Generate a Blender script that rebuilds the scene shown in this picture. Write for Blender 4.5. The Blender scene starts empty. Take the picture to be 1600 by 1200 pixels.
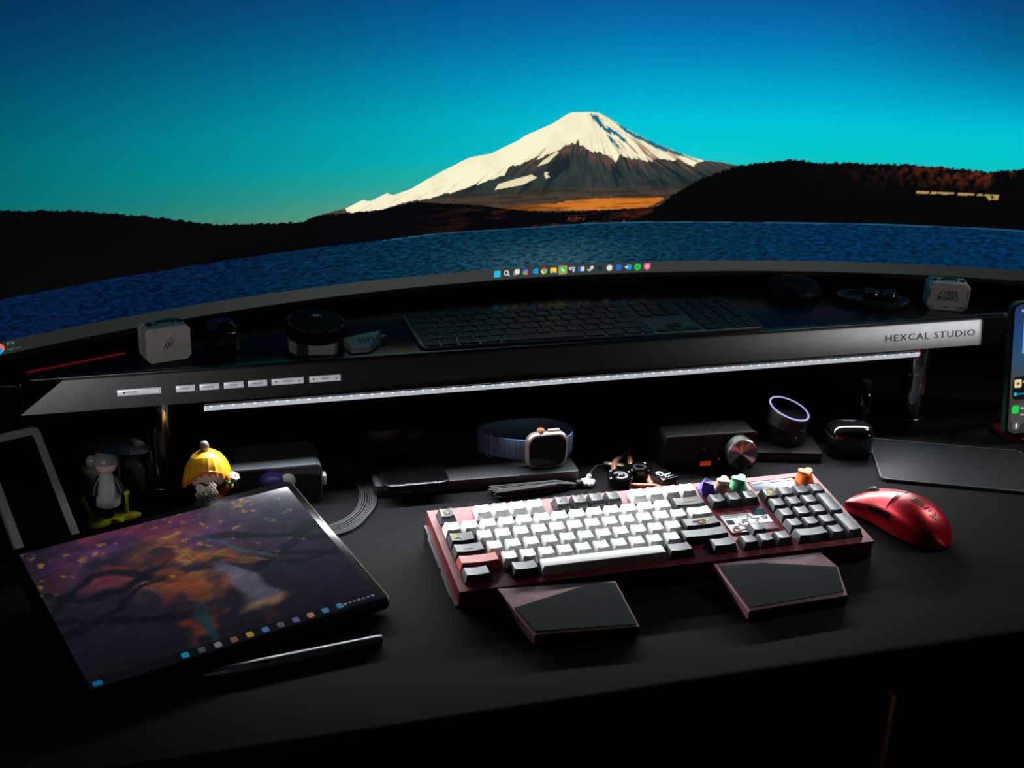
import bpy, math, random
import numpy as np
from mathutils import Vector, Matrix, Euler

random.seed(7)
S = bpy.context.scene
COL = S.collection
PI = math.pi
R = math.radians

# ------------------------------------------------------------------ camera
cam_d = bpy.data.cameras.new('camera')
cam_d.sensor_width = 36.0
cam_d.lens = 1950.0 / 1600.0 * 36.0
cam_d.clip_start = 0.02
cam_d.dof.use_dof = True
cam_d.dof.focus_distance = 1.33
cam_d.dof.aperture_fstop = 6.3
cam = bpy.data.objects.new('camera', cam_d)
COL.objects.link(cam)
CAM_POS = Vector((-0.4885695, -0.9940527, 0.6336830))
_pitch, _yaw, _roll = 0.37839845, -0.30741575, 0.04151074
_f = Vector((-math.sin(_yaw) * math.cos(_pitch), math.cos(_yaw) * math.cos(_pitch), -math.sin(_pitch)))
_r = Vector((math.cos(_yaw), math.sin(_yaw), 0))
_u = _r.cross(_f)
_r2 = _r * math.cos(_roll) + _u * math.sin(_roll)
_u2 = _u * math.cos(_roll) - _r * math.sin(_roll)
_m = Matrix((_r2, _u2, -_f)).transposed().to_4x4()
_m.translation = CAM_POS
cam.matrix_world = _m
S.camera = cam

# ------------------------------------------------------------------ world, exposure
S.view_settings.view_transform = 'Standard'
S.view_settings.look = 'None'
S.view_settings.gamma = 1.0
S.view_settings.use_curve_mapping = False
S.view_settings.exposure = 0.0
W = bpy.data.worlds.new('dark_room')
S.world = W
W.use_nodes = True
W.node_tree.nodes['Background'].inputs[0].default_value = (0.6, 0.75, 1.0, 1)
W.node_tree.nodes['Background'].inputs[1].default_value = 0.0015


def area_light(name, loc, target, sx, sy, power, color, spread=180):
    l = bpy.data.lights.new(name, 'AREA')
    l.shape = 'RECTANGLE'
    l.size, l.size_y = sx, sy
    l.energy = power
    l.color = color
    l.spread = R(spread)
    o = bpy.data.objects.new(name, l)
    COL.objects.link(o)
    o.location = loc
    d = (Vector(target) - Vector(loc)).normalized()
    o.rotation_euler = d.to_track_quat('-Z', 'Y').to_euler()
    return o


# two unseen dim lamps, added to bring grey light onto the riser ends
area_light('unseen_lamp', (-1.15, -2.0, 0.62), (-0.58, 0.28, 0.15), 0.35, 0.35, 0.15, (1.0, 0.98, 0.95), 22)
area_light('unseen_lamp', (2.10, -1.95, 0.62), (0.62, 0.30, 0.13), 0.35, 0.35, 0.20, (1.0, 0.98, 0.95), 22)
area_light('unseen_lamp', (1.25, 0.25, 1.05), (0.45, 0.03, 0.0), 0.25, 0.25, 0.55, (1.0, 0.97, 0.94), 40)  # third unseen lamp, added for the mouse highlight and the desk beside it


# ------------------------------------------------------------------ colour + materials
def lin1(c):
    c = c / 255.0
    return c / 12.92 if c <= 0.04045 else ((c + 0.055) / 1.055) ** 2.4


def lin(c, k=1.0):
    return (lin1(c[0]) * k, lin1(c[1]) * k, lin1(c[2]) * k, 1.0)


MATS = {}


def mat(name, rgb, rough=0.5, metal=0.0, var=0.12, scale=60.0, bump=0.0, bscale=400.0, spec=0.5, coat=0.0,
        emit=None, estr=0.0, trans=0.0, alpha=1.0, sheen=0.0, aniso=0.0):
    if name in MATS:
        return MATS[name]
    m = bpy.data.materials.new(name)
    m.use_nodes = True
    nt = m.node_tree
    b = nt.nodes['Principled BSDF']
    tc = nt.nodes.new('ShaderNodeTexCoord')
    nz = nt.nodes.new('ShaderNodeTexNoise')
    nz.inputs['Scale'].default_value = scale
    nz.inputs['Detail'].default_value = 3.0
    nt.links.new(tc.outputs['Object'], nz.inputs['Vector'])
    rp = nt.nodes.new('ShaderNodeValToRGB')
    c = lin(rgb)
    rp.color_ramp.elements[0].position = 0.3
    rp.color_ramp.elements[1].position = 0.7
    rp.color_ramp.elements[0].color = tuple(v * (1 - var) for v in c[:3]) + (1,)
    rp.color_ramp.elements[1].color = tuple(min(1, v * (1 + var)) for v in c[:3]) + (1,)
    nt.links.new(nz.outputs['Fac'], rp.inputs['Fac'])
    nt.links.new(rp.outputs['Color'], b.inputs['Base Color'])
    b.inputs['Roughness'].default_value = rough
    b.inputs['Metallic'].default_value = metal
    b.inputs['Specular IOR Level'].default_value = spec
    b.inputs['Coat Weight'].default_value = coat
    b.inputs['Coat Roughness'].default_value = 0.06
    b.inputs['Transmission Weight'].default_value = trans
    b.inputs['Alpha'].default_value = alpha
    b.inputs['Sheen Weight'].default_value = sheen
    b.inputs['Anisotropic'].default_value = aniso
    if emit:
        b.inputs['Emission Color'].default_value = lin(emit)
        b.inputs['Emission Strength'].default_value = estr
    if bump:
        n2 = nt.nodes.new('ShaderNodeTexNoise')
        n2.inputs['Scale'].default_value = bscale
        nt.links.new(tc.outputs['Object'], n2.inputs['Vector'])
        bp = nt.nodes.new('ShaderNodeBump')
        bp.inputs['Strength'].default_value = bump
        bp.inputs['Distance'].default_value = 0.0005
        nt.links.new(n2.outputs['Fac'], bp.inputs['Height'])
        nt.links.new(bp.outputs['Normal'], b.inputs['Normal'])
    MATS[name] = m
    return m


def glow(name, rgb, k=1.0, rough=0.4):
    return mat(name, (6, 6, 6), rough, emit=rgb, estr=k, spec=0.05)


def screen_mat(name, attr, rough=0.3, water=False, strength=1.0):
    """a lit display whose picture is a colour attribute; water ripples come from a noise"""
    m = bpy.data.materials.new(name)
    m.use_nodes = True
    nt = m.node_tree
    b = nt.nodes['Principled BSDF']
    b.inputs['Base Color'].default_value = (0.004, 0.004, 0.004, 1)
    b.inputs['Roughness'].default_value = rough
    b.inputs['Specular IOR Level'].default_value = 0.12
    a = nt.nodes.new('ShaderNodeAttribute')
    a.attribute_name = attr
    out = a.outputs['Color']
    if water:
        uv = nt.nodes.new('ShaderNodeUVMap')
        mp = nt.nodes.new('ShaderNodeMapping')
        mp.inputs['Scale'].default_value = (150, 560, 1)
        nt.links.new(uv.outputs['UV'], mp.inputs['Vector'])
        nz = nt.nodes.new('ShaderNodeTexNoise')
        nz.inputs['Scale'].default_value = 1.0
        nz.inputs['Detail'].default_value = 4.0
        nz.inputs['Distortion'].default_value = 0.6
        nt.links.new(mp.outputs['Vector'], nz.inputs['Vector'])
        rp = nt.nodes.new('ShaderNodeMapRange')
        rp.inputs['From Min'].default_value = 0.36
        rp.inputs['From Max'].default_value = 0.68
        rp.inputs['To Min'].default_value = 0.25
        rp.inputs['To Max'].default_value = 1.25
        nt.links.new(nz.outputs['Fac'], rp.inputs['Value'])
        mx = nt.nodes.new('ShaderNodeMix')
        mx.data_type = 'FLOAT'
        mx.inputs[2].default_value = 1.0
        nt.links.new(a.outputs['Alpha'], mx.inputs[0])
        nt.links.new(rp.outputs['Result'], mx.inputs[3])
        ml = nt.nodes.new('ShaderNodeVectorMath')
        ml.operation = 'SCALE'
        nt.links.new(out, ml.inputs[0])
        nt.links.new(mx.outputs[0], ml.inputs['Scale'])
        out = ml.outputs['Vector']
    nt.links.new(out, b.inputs['Emission Color'])
    b.inputs['Emission Strength'].default_value = strength
    return m


# ------------------------------------------------------------------ mesh builder
def rrect(w, d, r, n=4):
    """rounded rectangle loop, counter-clockwise, centred"""
    r = max(1e-5, min(r, w / 2 - 1e-5, d / 2 - 1e-5))
    out = []
    for cx, cy, a0 in ((w / 2 - r, d / 2 - r, 0), (-w / 2 + r, d / 2 - r, 90), (-w / 2 + r, -d / 2 + r, 180), (w / 2 - r, -d / 2 + r, 270)):
        for i in range(n + 1):
            a = R(a0 + 90.0 * i / n)
            out.append((cx + r * math.cos(a), cy + r * math.sin(a)))
    return out


def circ(r, n=24, ry=None):
    ry = r if ry is None else ry
    return [(r * math.cos(2 * PI * i / n), ry * math.sin(2 * PI * i / n)) for i in range(n)]


class MB:
    def __init__(self):
        self.v, self.f, self.mi = [], [], []
        self.k = 0

    def add(self, vs, fs):
        o = len(self.v)
        self.v += [tuple(p) for p in vs]
        for q in fs:
            self.f.append([o + i for i in q])
            self.mi.append(self.k)
        return self

    def loft(self, loops, cap0=True, cap1=True, closed=False):
        n = len(loops[0])
        vs = [p for L in loops for p in L]
        fs = []
        m = len(loops)
        for j in range(m if closed else m - 1):
            a, b = j * n, ((j + 1) % m) * n
            for i in range(n):
                i2 = (i + 1) % n
                fs.append((a + i, a + i2, b + i2, b + i))
        if not closed:
            if cap0:
                fs.append(tuple(range(n - 1, -1, -1)))
            if cap1:
                fs.append(tuple(range((m - 1) * n, m * n)))
        return self.add(vs, fs)

    def rbox(self, w, d, h, r=0.001, ch=0.0004, n=3, c=(0, 0, 0)):
        """rounded box standing on z=c[2], centred in x and y"""
        ch = min(ch, h / 2.1)
        if ch > 0:
            st = [(0, ch), (ch * 0.3, ch * 0.3), (ch, 0), (h - ch, 0), (h - ch * 0.3, ch * 0.3), (h, ch)]
        else:
            st = [(0, 0), (h, 0)]
        loops = []
        for z, ins in st:
            loops.append([(c[0] + x, c[1] + y, c[2] + z) for x, y in rrect(w - 2 * ins, d - 2 * ins, max(r - ins, 1e-5), n)])
        return self.loft(loops)

    def box(self, x0, x1, y0, y1, z0, z1):
        v = [(x0, y0, z0), (x1, y0, z0), (x1, y1, z0), (x0, y1, z0), (x0, y0, z1), (x1, y0, z1), (x1, y1, z1), (x0, y1, z1)]
        return self.add(v, [(3, 2, 1, 0), (4, 5, 6, 7), (0, 1, 5, 4), (1, 2, 6, 5), (2, 3, 7, 6), (3, 0, 4, 7)])

    def prism(self, poly, z0, z1, inset=0.0, ztop=None):
        """poly (x,y) ccw; optional inset of the top loop; ztop gives a per-corner top height"""
        cx = sum(p[0] for p in poly) / len(poly)
        cy = sum(p[1] for p in poly) / len(poly)
        L0 = [(x, y, z0) for x, y in poly]
        if inset:
            L1 = [(x, y, (ztop[i] if ztop else z1) - inset) for i, (x, y) in enumerate(poly)]
            L2 = []
            for i, (x, y) in enumerate(poly):
                d = math.hypot(x - cx, y - cy) or 1
                L2.append((x + (cx - x) / d * inset, y + (cy - y) / d * inset, ztop[i] if ztop else z1))
            return self.loft([L0, L1, L2])
        return self.loft([L0, [(x, y, (ztop[i] if ztop else z1)) for i, (x, y) in enumerate(poly)]])

    def lathe(self, prof, n=32, c=(0, 0, 0)):
        loops = [[(c[0] + r * math.cos(2 * PI * i / n), c[1] + r * math.sin(2 * PI * i / n), c[2] + z) for i in range(n)] for r, z in prof]
        return self.loft(loops)

    def tube(self, pts, r, n=8, closed=False, ry=None):
        P = [Vector(p) for p in pts]
        m = len(P)
        loops = []
        prev = None
        for i in range(m):
            a = P[(i - 1) % m] if (closed or i > 0) else P[0]
            b = P[(i + 1) % m] if (closed or i < m - 1) else P[-1]
            t = (b - a).normalized()
            up = prev if prev is not None else (Vector((0, 0, 1)) if abs(t.z) < 0.9 else Vector((1, 0, 0)))
            s = t.cross(up)
            if s.length < 1e-6:
                s = t.cross(Vector((0, 1, 0)))
            s.normalize()
            u = s.cross(t).normalized()
            prev = u
            rr = r[i] if isinstance(r, (list, tuple)) else r
            r2 = rr if ry is None else ry
            loops.append([tuple(P[i] + s * (rr * math.cos(2 * PI * k / n)) + u * (r2 * math.sin(2 * PI * k / n))) for k in range(n)])
        return self.loft(loops, closed=closed)

    def ball(self, c, rx, ry=None, rz=None, n=20, m=12, z0=-1.0, z1=1.0):
        ry = rx if ry is None else ry
        rz = rx if rz is None else rz
        loops = []
        a0, a1 = math.asin(z0), math.asin(z1)
        for j in range(m + 1):
            a = a0 + (a1 - a0) * j / m
            cr = max(math.cos(a), 0.004)
            loops.append([(c[0] + rx * cr * math.cos(2 * PI * i / n), c[1] + ry * cr * math.sin(2 * PI * i / n), c[2] + rz * math.sin(a)) for i in range(n)])
        return self.loft(loops)

    def xf(self, M, start=0):
        self.v[start:] = [tuple(M @ Vector(p)) for p in self.v[start:]]
        return self

    def mesh(self, name, mats, smooth=35):
        me = bpy.data.meshes.new(name)
        me.from_pydata(self.v, [], self.f)
        for m in (mats if isinstance(mats, (list, tuple)) else [mats]):
            me.materials.append(m)
        if len(set(self.mi)) > 1:
            me.polygons.foreach_set('material_index', self.mi)
        if smooth:
            me.polygons.foreach_set('use_smooth', [True] * len(me.polygons))
            me.set_sharp_from_angle(angle=R(smooth))
        me.update()
        return me

    def build(self, name, mats, parent=None, loc=(0, 0, 0), rot=(0, 0, 0), smooth=35):
        return link(name, self.mesh(name, mats, smooth), parent, loc, rot)


def link(name, me, parent=None, loc=(0, 0, 0), rot=(0, 0, 0)):
    o = bpy.data.objects.new(name, me)
    COL.objects.link(o)
    o.parent = parent
    o.location = loc
    o.rotation_euler = rot
    return o


def tag(o, label, cat=None, group=None, kind=None):
    if label:
        o['label'] = label
    if cat:
        o['category'] = cat
    if group:
        o['group'] = group
    if kind:
        o['kind'] = kind
    return o


def thing(name, label, cat, loc=(0, 0, 0), rz=0.0, group=None, rot=None, scale=1.0):
    o = bpy.data.objects.new(name, None)
    o.empty_display_size = 0.01
    COL.objects.link(o)
    o.location = loc
    o.rotation_euler = rot if rot else (0, 0, rz)
    o.scale = (scale,) * 3
    return tag(o, label, cat, group)


TEXTS = []


def text(body, size, m, parent, loc, rot=(0, 0, 0), name='lettering', align='CENTER', ext=0.0001, sx=1.0, space=1.0, line=1.0):
    cu = bpy.data.curves.new(name, 'FONT')
    cu.body = body
    cu.size = size
    cu.align_x = align
    cu.align_y = 'CENTER'
    cu.extrude = ext
    cu.resolution_u = 2
    cu.space_character = space
    cu.space_line = line
    cu.materials.append(m)
    o = link(name, cu, parent, loc, rot)
    o.scale = (sx, 1, 1)
    TEXTS.append(o)
    return o


def texts_to_mesh():
    bpy.context.view_layer.update()
    dg = bpy.context.evaluated_depsgraph_get()
    for o in TEXTS:
        me = bpy.data.meshes.new_from_object(o.evaluated_get(dg))
        n = link('lettering', me, o.parent, o.location, o.rotation_euler)
        n.scale = o.scale
        bpy.data.objects.remove(o)


def strip2d(mb, pts, w, z0, z1):
    """flat ribbon along 2-d points (a drawn line), extruded"""
    for (x0, y0), (x1, y1) in zip(pts[:-1], pts[1:]):
        d = math.hypot(x1 - x0, y1 - y0) or 1
        nx, ny = -(y1 - y0) / d * w / 2, (x1 - x0) / d * w / 2
        mb.prism([(x0 - nx, y0 - ny), (x1 - nx, y1 - ny), (x1 + nx, y1 + ny), (x0 + nx, y0 + ny)][::1], z0, z1)
    return mb


def star_pts(r, r2, c=(0, 0), n=5, a0=90):
    out = []
    for i in range(2 * n):
        rr = r if i % 2 == 0 else r2
        a = R(a0 + 180.0 * i / n)
        out.append((c[0] + rr * math.cos(a), c[1] + rr * math.sin(a)))
    return out


# numpy value noise for the display pictures
_rng = np.random.RandomState(5)
_tab = _rng.rand(256, 256)


def vnoise(x, y):
    xi, yi = np.floor(x).astype(int), np.floor(y).astype(int)
    fx, fy = x - xi, y - yi
    fx, fy = fx * fx * (3 - 2 * fx), fy * fy * (3 - 2 * fy)
    g = lambda a, b: _tab[a & 255, b & 255]
    return (g(xi, yi) * (1 - fx) + g(xi + 1, yi) * fx) * (1 - fy) + (g(xi, yi + 1) * (1 - fx) + g(xi + 1, yi + 1) * fx) * fy


def fbm(x, y, o=4):
    s, a, t = 0.0, 0.5, 0.0
    for k in range(o):
        s = s + a * vnoise(x * 2 ** k + 17 * k, y * 2 ** k + 31 * k)
        t += a
        a *= 0.5
    return s / t


def inpoly(x, y, poly):
    c = np.zeros(x.shape, bool)
    n = len(poly)
    for i in range(n):
        x0, y0 = poly[i]
        x1, y1 = poly[(i + 1) % n]
        if y0 == y1:
            continue
        t = ((y0 > y) != (y1 > y)) & (x < (x1 - x0) * (y - y0) / (y1 - y0) + x0)
        c ^= t
    return c


def curve_at(L, x):
    a = np.array(L, float)
    return np.interp(x, a[:, 0], a[:, 1])


def smooth01(e0, e1, x):
    t = np.clip((x - e0) / (e1 - e0), 0, 1)
    return t * t * (3 - 2 * t)


def mixc(c, col, m):
    return c * (1 - m[..., None]) + np.array(col, float) * m[..., None]


def picture_mesh(name, P, rgb, alpha, uv, m):
    """grid mesh (rows, cols) with an sRGB picture stored as a linear colour attribute"""
    ny, nx = rgb.shape[:2]
    idx = np.arange(ny * nx).reshape(ny, nx)
    q = np.stack([idx[:-1, :-1], idx[:-1, 1:], idx[1:, 1:], idx[1:, :-1]], -1).reshape(-1, 4)
    me = bpy.data.meshes.new(name)
    me.vertices.add(ny * nx)
    me.vertices.foreach_set('co', P.reshape(-1).astype(np.float32))
    me.loops.add(q.size)
    me.loops.foreach_set('vertex_index', q.reshape(-1).astype(np.int32))
    me.polygons.add(len(q))
    me.polygons.foreach_set('loop_start', np.arange(0, q.size, 4, dtype=np.int32))
    me.polygons.foreach_set('loop_total', np.full(len(q), 4, np.int32))
    me.polygons.foreach_set('use_smooth', np.ones(len(q), bool))
    me.update(calc_edges=True)
    c = np.clip(rgb / 255.0, 0, 1)
    c = np.where(c <= 0.04045, c / 12.92, ((c + 0.055) / 1.055) ** 2.4)
    at = me.color_attributes.new('picture', 'FLOAT_COLOR', 'POINT')
    at.data.foreach_set('color', np.concatenate([c, alpha[..., None]], -1).reshape(-1).astype(np.float32))
    ul = me.uv_layers.new(name='UVMap')
    ul.data.foreach_set('uv', uv.reshape(-1, 2)[q.reshape(-1)].reshape(-1).astype(np.float32))
    me.materials.append(m)
    return me
# ------------------------------------------------------------------ shared materials
BLACKP = mat('black_plastic', (14, 14, 15), 0.42)
BLACKG = mat('black_gloss', (7, 7, 8), 0.10, coat=0.5)
BLACKM = mat('black_matte', (16, 16, 17), 0.7)
GRAPH = mat('graphite_metal', (98, 100, 103), 0.29, metal=0.9, var=0.06)
CHROME = mat('polished_chrome', (200, 200, 205), 0.06, metal=1.0, var=0.03)
STEEL = mat('brushed_steel', (150, 152, 155), 0.3, metal=1.0, var=0.08)
SILVER = mat('silver_paint', (188, 185, 180), 0.45, metal=0.15, var=0.05)
DESKM = mat('desk_laminate', (23, 23, 24), 0.7, var=0.08, scale=8, bump=0.1, bscale=900, spec=0.02)
WHITEP = mat('white_print', (225, 225, 225), 0.6)
INK = mat('dark_ink', (22, 23, 25), 0.6)
GOLD = mat('gold_print', (196, 158, 66), 0.45, var=0.1)

# ------------------------------------------------------------------ the setting
tag(MB().box(-3.2, 3.4, -2.6, 1.2, -0.76, -0.74).build('floor', mat('dark_floor', (40, 16, 12), 0.7, scale=6, var=0.3), smooth=0), 'dark floor below the desk, a red glow put into its brown', kind='structure')  # red glow under the desk is put into the floor colour
tag(MB().box(-3.2, 3.4, 1.2, 1.24, -0.74, 2.3).build('wall_back', mat('dark_wall', (30, 31, 34), 0.85, scale=12), smooth=0), 'dark wall behind the curved screen', kind='structure')

desk = thing('desk', 'wide black desk with matte top carrying keyboard, mouse and tablet', 'desk', (0, 0.2, -0.74))
MB().rbox(2.3, 0.834, 0.026, 0.012, 0.0025, c=(0.0, 0.043, 0.714)).build('tabletop', DESKM, desk)
for sx in (-1, 1):
    for sy in (-0.28, 0.36):
        MB().rbox(0.06, 0.06, 0.714, 0.008, 0.002, c=(sx * 1.05, sy + 0.03, 0)).build('leg', BLACKM, desk)

# ------------------------------------------------------------------ curved screen
MY0, MZB, MR, MX0, MYAW = 0.46, 0.172, 1.442, -0.005, R(2.4)


def mon_xy(s, off=0.0):
    a = s / MR
    rr = MR - off          # off > 0 : towards the seat
    X = rr * np.sin(a)
    Y = rr * np.cos(a) - MR
    c, sn = math.cos(MYAW), math.sin(MYAW)
    return MX0 + c * X - sn * Y, MY0 + sn * X + c * Y


mon = thing('curved_monitor', 'very wide curved monitor showing a snowy mountain above a blue lake', 'monitor', (0.05, 0.5, 0.155))
ME = Vector((0.05, 0.5, 0.155))
S0, S1, HT = -0.662, 0.770, 0.392

# picture outlines, millimetres along the screen and above its lower edge
FUJI = [(-295, 97), (-284, 100), (-246, 106), (-226, 114), (-216, 112), (-195, 120), (-187, 117), (-165, 123), (-132, 139), (-91, 157), (-62, 161), (-27, 176), (-17, 182), (16, 195), (36, 207), (44, 209), (76, 208), (93, 199), (119, 185), (155, 169), (204, 151), (222, 147), (244, 145), (265, 141), (293, 135)]
SNOW = [(-246, 100), (-223, 100), (-201, 101), (-168, 108), (-140, 110), (-98, 119), (-59, 129), (-44, 134), (-38, 143), (-34, 145), (-6, 152), (22, 161), (35, 164), (44, 169), (55, 170), (67, 161), (79, 159), (103, 144), (106, 154), (124, 149), (129, 153), (153, 145), (168, 151), (191, 145), (207, 139), (213, 146), (222, 148)]
TONGUE = [(27, 160), (13, 147), (-1, 143), (6, 150), (22, 160)]
PATCH = [(-56, 116), (-51, 123), (-26, 129), (-8, 133), (0, 129), (-18, 121), (-30, 119)]
SPECK = [(9, 136), (16, 134), (12, 133), (13, 130), (12, 127), (9, 131)]
BLUE1 = [(65, 207), (76, 204), (84, 193), (104, 181), (119, 168), (108, 173), (94, 183), (87, 185), (77, 192), (70, 199)]
BLUE2 = [(87, 182), (97, 175), (110, 164), (105, 163), (93, 174)]
BLUE3 = [(93, 199), (119, 185), (155, 169), (204, 151), (213, 146), (206, 147), (173, 158), (135, 173), (113, 184), (101, 193)]
FIELD = [(-55, 93), (-32, 94), (-7, 95), (25, 95), (44, 98), (83, 100), (141, 100), (172, 99), (167, 95), (150, 87), (103, 85), (45, 86), (7, 87), (-32, 90)]
FOOT = [(-295, 97), (-284, 100), (-268, 101), (-246, 100), (-201, 101), (-177, 105), (-159, 107), (-112, 102), (-84, 99), (-46, 93), (-32, 90), (16, 85), (65, 84), (150, 86), (162, 88)]
LHILL = [(-660, 152), (-634, 148), (-564, 138), (-522, 130), (-467, 118), (-422, 107), (-399, 102), (-328, 96), (-299, 95), (-279, 100)]
LAKE = [(-660, 58), (-471, 59), (-296, 62), (-205, 63), (-130, 66), (3, 66), (66, 68), (154, 68), (281, 66), (435, 67), (770, 69)]
RHILL = [(151, 68), (154, 80), (181, 101), (218, 123), (264, 140), (312, 147), (343, 150), (376, 146), (423, 147), (470, 147), (517, 147), (595, 143), (640, 149), (663, 152), (770, 155)]
HOUSE = [(508, 113), (556, 113), (615, 113), (615, 107), (603, 106), (598, 111), (557, 110), (508, 110)]


def paint_wallpaper(s, h):
    sky_h = [60, 100, 130, 160, 200, 250, 300, 345, 392]
    sky_c = np.array([(104, 190, 160), (100, 190, 162), (40, 196, 186), (4, 200, 210), (0, 192, 214), (0, 158, 200), (3, 120, 177), (6, 92, 158), (9, 66, 134)], float)
    c = np.stack([np.interp(h, sky_h, sky_c[:, k]) for k in range(3)], -1)
    # viewing-angle dimming painted in: the sky darkens toward the screen ends
    far = np.clip((120 - s) / 760.0, 0, 1) ** 1.2
    rt = smooth01(200, 420, s)
    c = c * (1 - 0.46 * far[..., None] - 0.22 * smooth01(330, 690, s)[..., None] * smooth01(170, 330, h)[..., None])
    c = mixc(c, (0, 190, 190), 0.6 * rt * smooth01(220, 120, h))
    n1 = fbm(s / 22.0, h / 22.0)
    n2 = fbm(s / 5.0, h / 5.0, 3)
    n3 = vnoise(s / 2.2, h * 0 + 3.0)
    lake = curve_at(LAKE, s)
    # mountain
    fj = (h < curve_at(FUJI, s)) & (s > -295) & (s < 293)
    depth = np.maximum(222 - h, 6.0)
    ray_ = (s - 60) / depth                       # slope lines fan out from the summit
    streak = fbm(ray_ * 11.0 + 40, depth / 26.0, 4)
    fine = fbm(ray_ * 30.0 + 11, depth / 12.0, 3)
    rock = np.zeros(c.shape) + np.array((42, 54, 54), float)
    rock = mixc(rock, (58, 66, 62), smooth01(0.45, 0.72, fine) * 0.7)
    rock = mixc(rock, (22, 36, 42), smooth01(0.52, 0.70, streak) * 0.85)
    rock = mixc(rock, (84, 62, 48), smooth01(120, 102, h + 10 * (n1 - .5)) * 0.8)
    rock = mixc(rock, (44, 40, 34), smooth01(0.5, 0.7, fbm(s / 40.0, h / 3.0 + 5)) * smooth01(126, 108, h) * 0.7)
    upper = smooth01(22, 2, curve_at(SNOW, s) - h) * smooth01(-50, 0, s)
    rock = mixc(rock, (104, 78, 66), upper * smooth01(0.35, 0.65, fine) * 0.9)
    snow_edge = curve_at(SNOW, s) + (streak - 0.5) * 12 * smooth01(-70, 20, s) + (fine - 0.5) * 4
    sn = (h > snow_edge + 14 * smooth01(-238, -262, s)) & (s < 222)
    snow = np.zeros(c.shape) + np.array((251, 244, 206), float)
    snow = mixc(snow, (238, 228, 192), smooth01(0.4, 0.7, n1) * 0.5)
    snow = mixc(snow, (214, 204, 174), smooth01(0.50, 0.72, fine) * smooth01(0.0, 0.25, ray_) * 0.8)
    snow = mixc(snow, (146, 112, 90), smooth01(0.56, 0.70, streak) * smooth01(0.45, 0.9, ray_) * smooth01(36, 8, h - snow_edge) * 0.9)
    snow = mixc(snow, (186, 168, 136), smooth01(0.62, 0.74, fine) * smooth01(10, 1, h - snow_edge) * 0.8)
    body = np.where(sn[..., None], snow, rock)
    for pl in (TONGUE, PATCH, SPECK):
        body = np.where(inpoly(s, h, pl)[..., None], np.array((232, 218, 178), float), body)
    for pl in (BLUE1, BLUE2, BLUE3):
        body = np.where((inpoly(s + (fine - .5) * 5, h + (fine - .5) * 5, pl) & sn)[..., None], np.array((24, 104, 128), float), body)
    c = np.where(fj[..., None], body, c)
    fld = inpoly(s, h + (n2 - .5) * 2, FIELD)
    gold = np.zeros(c.shape) + np.array((206, 118, 40), float)
    gold = mixc(gold, (150, 74, 22), smooth01(0.5, 0.75, fbm(s / 30.0, h / 2.0)))
    gold = gold * (0.45 + 0.55 * smooth01(-50, 50, s))[..., None]
    c = np.where(fld[..., None], gold, c)
    # dark foothills
    ft = (h < curve_at(FOOT, s) + (n3 - .5) * 1.6) & (s > -295) & (s < 170)
    foot = np.zeros(c.shape) + np.array((5, 6, 9), float)
    foot = mixc(foot, (62, 28, 14), smooth01(0.5, 0.7, fbm(s / 26.0, h / 4.0 + 3)) * smooth01(-220, 40, s))
    foot = mixc(foot, (160, 96, 50), ((n2 > 0.74) & (s > 40) & (h < 76)).astype(float) * 0.7)
    c = np.where(ft[..., None], foot, c)
    lh = (h < curve_at(LHILL, s) + (n3 - .5) * 2.4) & (s < -279)
    c = np.where(lh[..., None], np.array((1, 2, 4), float) + 3 * n1[..., None], c)
    rh = (h < curve_at(RHILL, s) + (n3 - .5) * 3.2) & (s > 151)
    wood = np.zeros(c.shape) + np.array((4, 5, 6), float)
    top = smooth01(48, 4, curve_at(RHILL, s) - h) * smooth01(330, 560, s)
    wood = mixc(wood, (84, 36, 20), smooth01(0.42, 0.72, n2 * 0.5 + n1 * 0.5) * top)
    c = np.where(rh[..., None], wood, c)
    hs = inpoly(s, h, HOUSE) & (n2 > 0.34)
    c = np.where(hs[..., None], np.array((176, 146, 80), float), c)
    # lake
    lk = h < lake
    wv = np.zeros(c.shape) + np.array((7, 56, 80), float)
    glint = np.exp(-((s - 20) / 110.0) ** 2)
    wv = mixc(wv, (58, 96, 108), glint * smooth01(64, 20, h) * 0.8)
    wv = mixc(wv, (3, 28, 66), smooth01(-60, -560, s) * 0.95)  # vignette painted into the water toward that screen end
    wv = mixc(wv, (1, 50, 92), smooth01(160, 420, s) * 0.8)
    c = np.where(lk[..., None], wv, c)
    shore = lk & (h > lake - 1.4) & (s > -200)
    c = np.where(shore[..., None], np.array((36, 84, 110), float), c)
    water = (lk & ~shore).astype(float)
    bar = h < 14.2
    gray = np.zeros(c.shape) + np.array((54, 59, 56), float)
    gray = gray * (1 - 0.35 * smooth01(250, 640, np.abs(s - 54)))[..., None]
    c = np.where(bar[..., None], gray, c)
    water[bar] = 0
    return c, water


def axis(parts):
    out = []
    for a, b, st in parts:
        out.append(np.arange(a, b, st))
    return np.concatenate(out + [[parts[-1][1]]])


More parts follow.
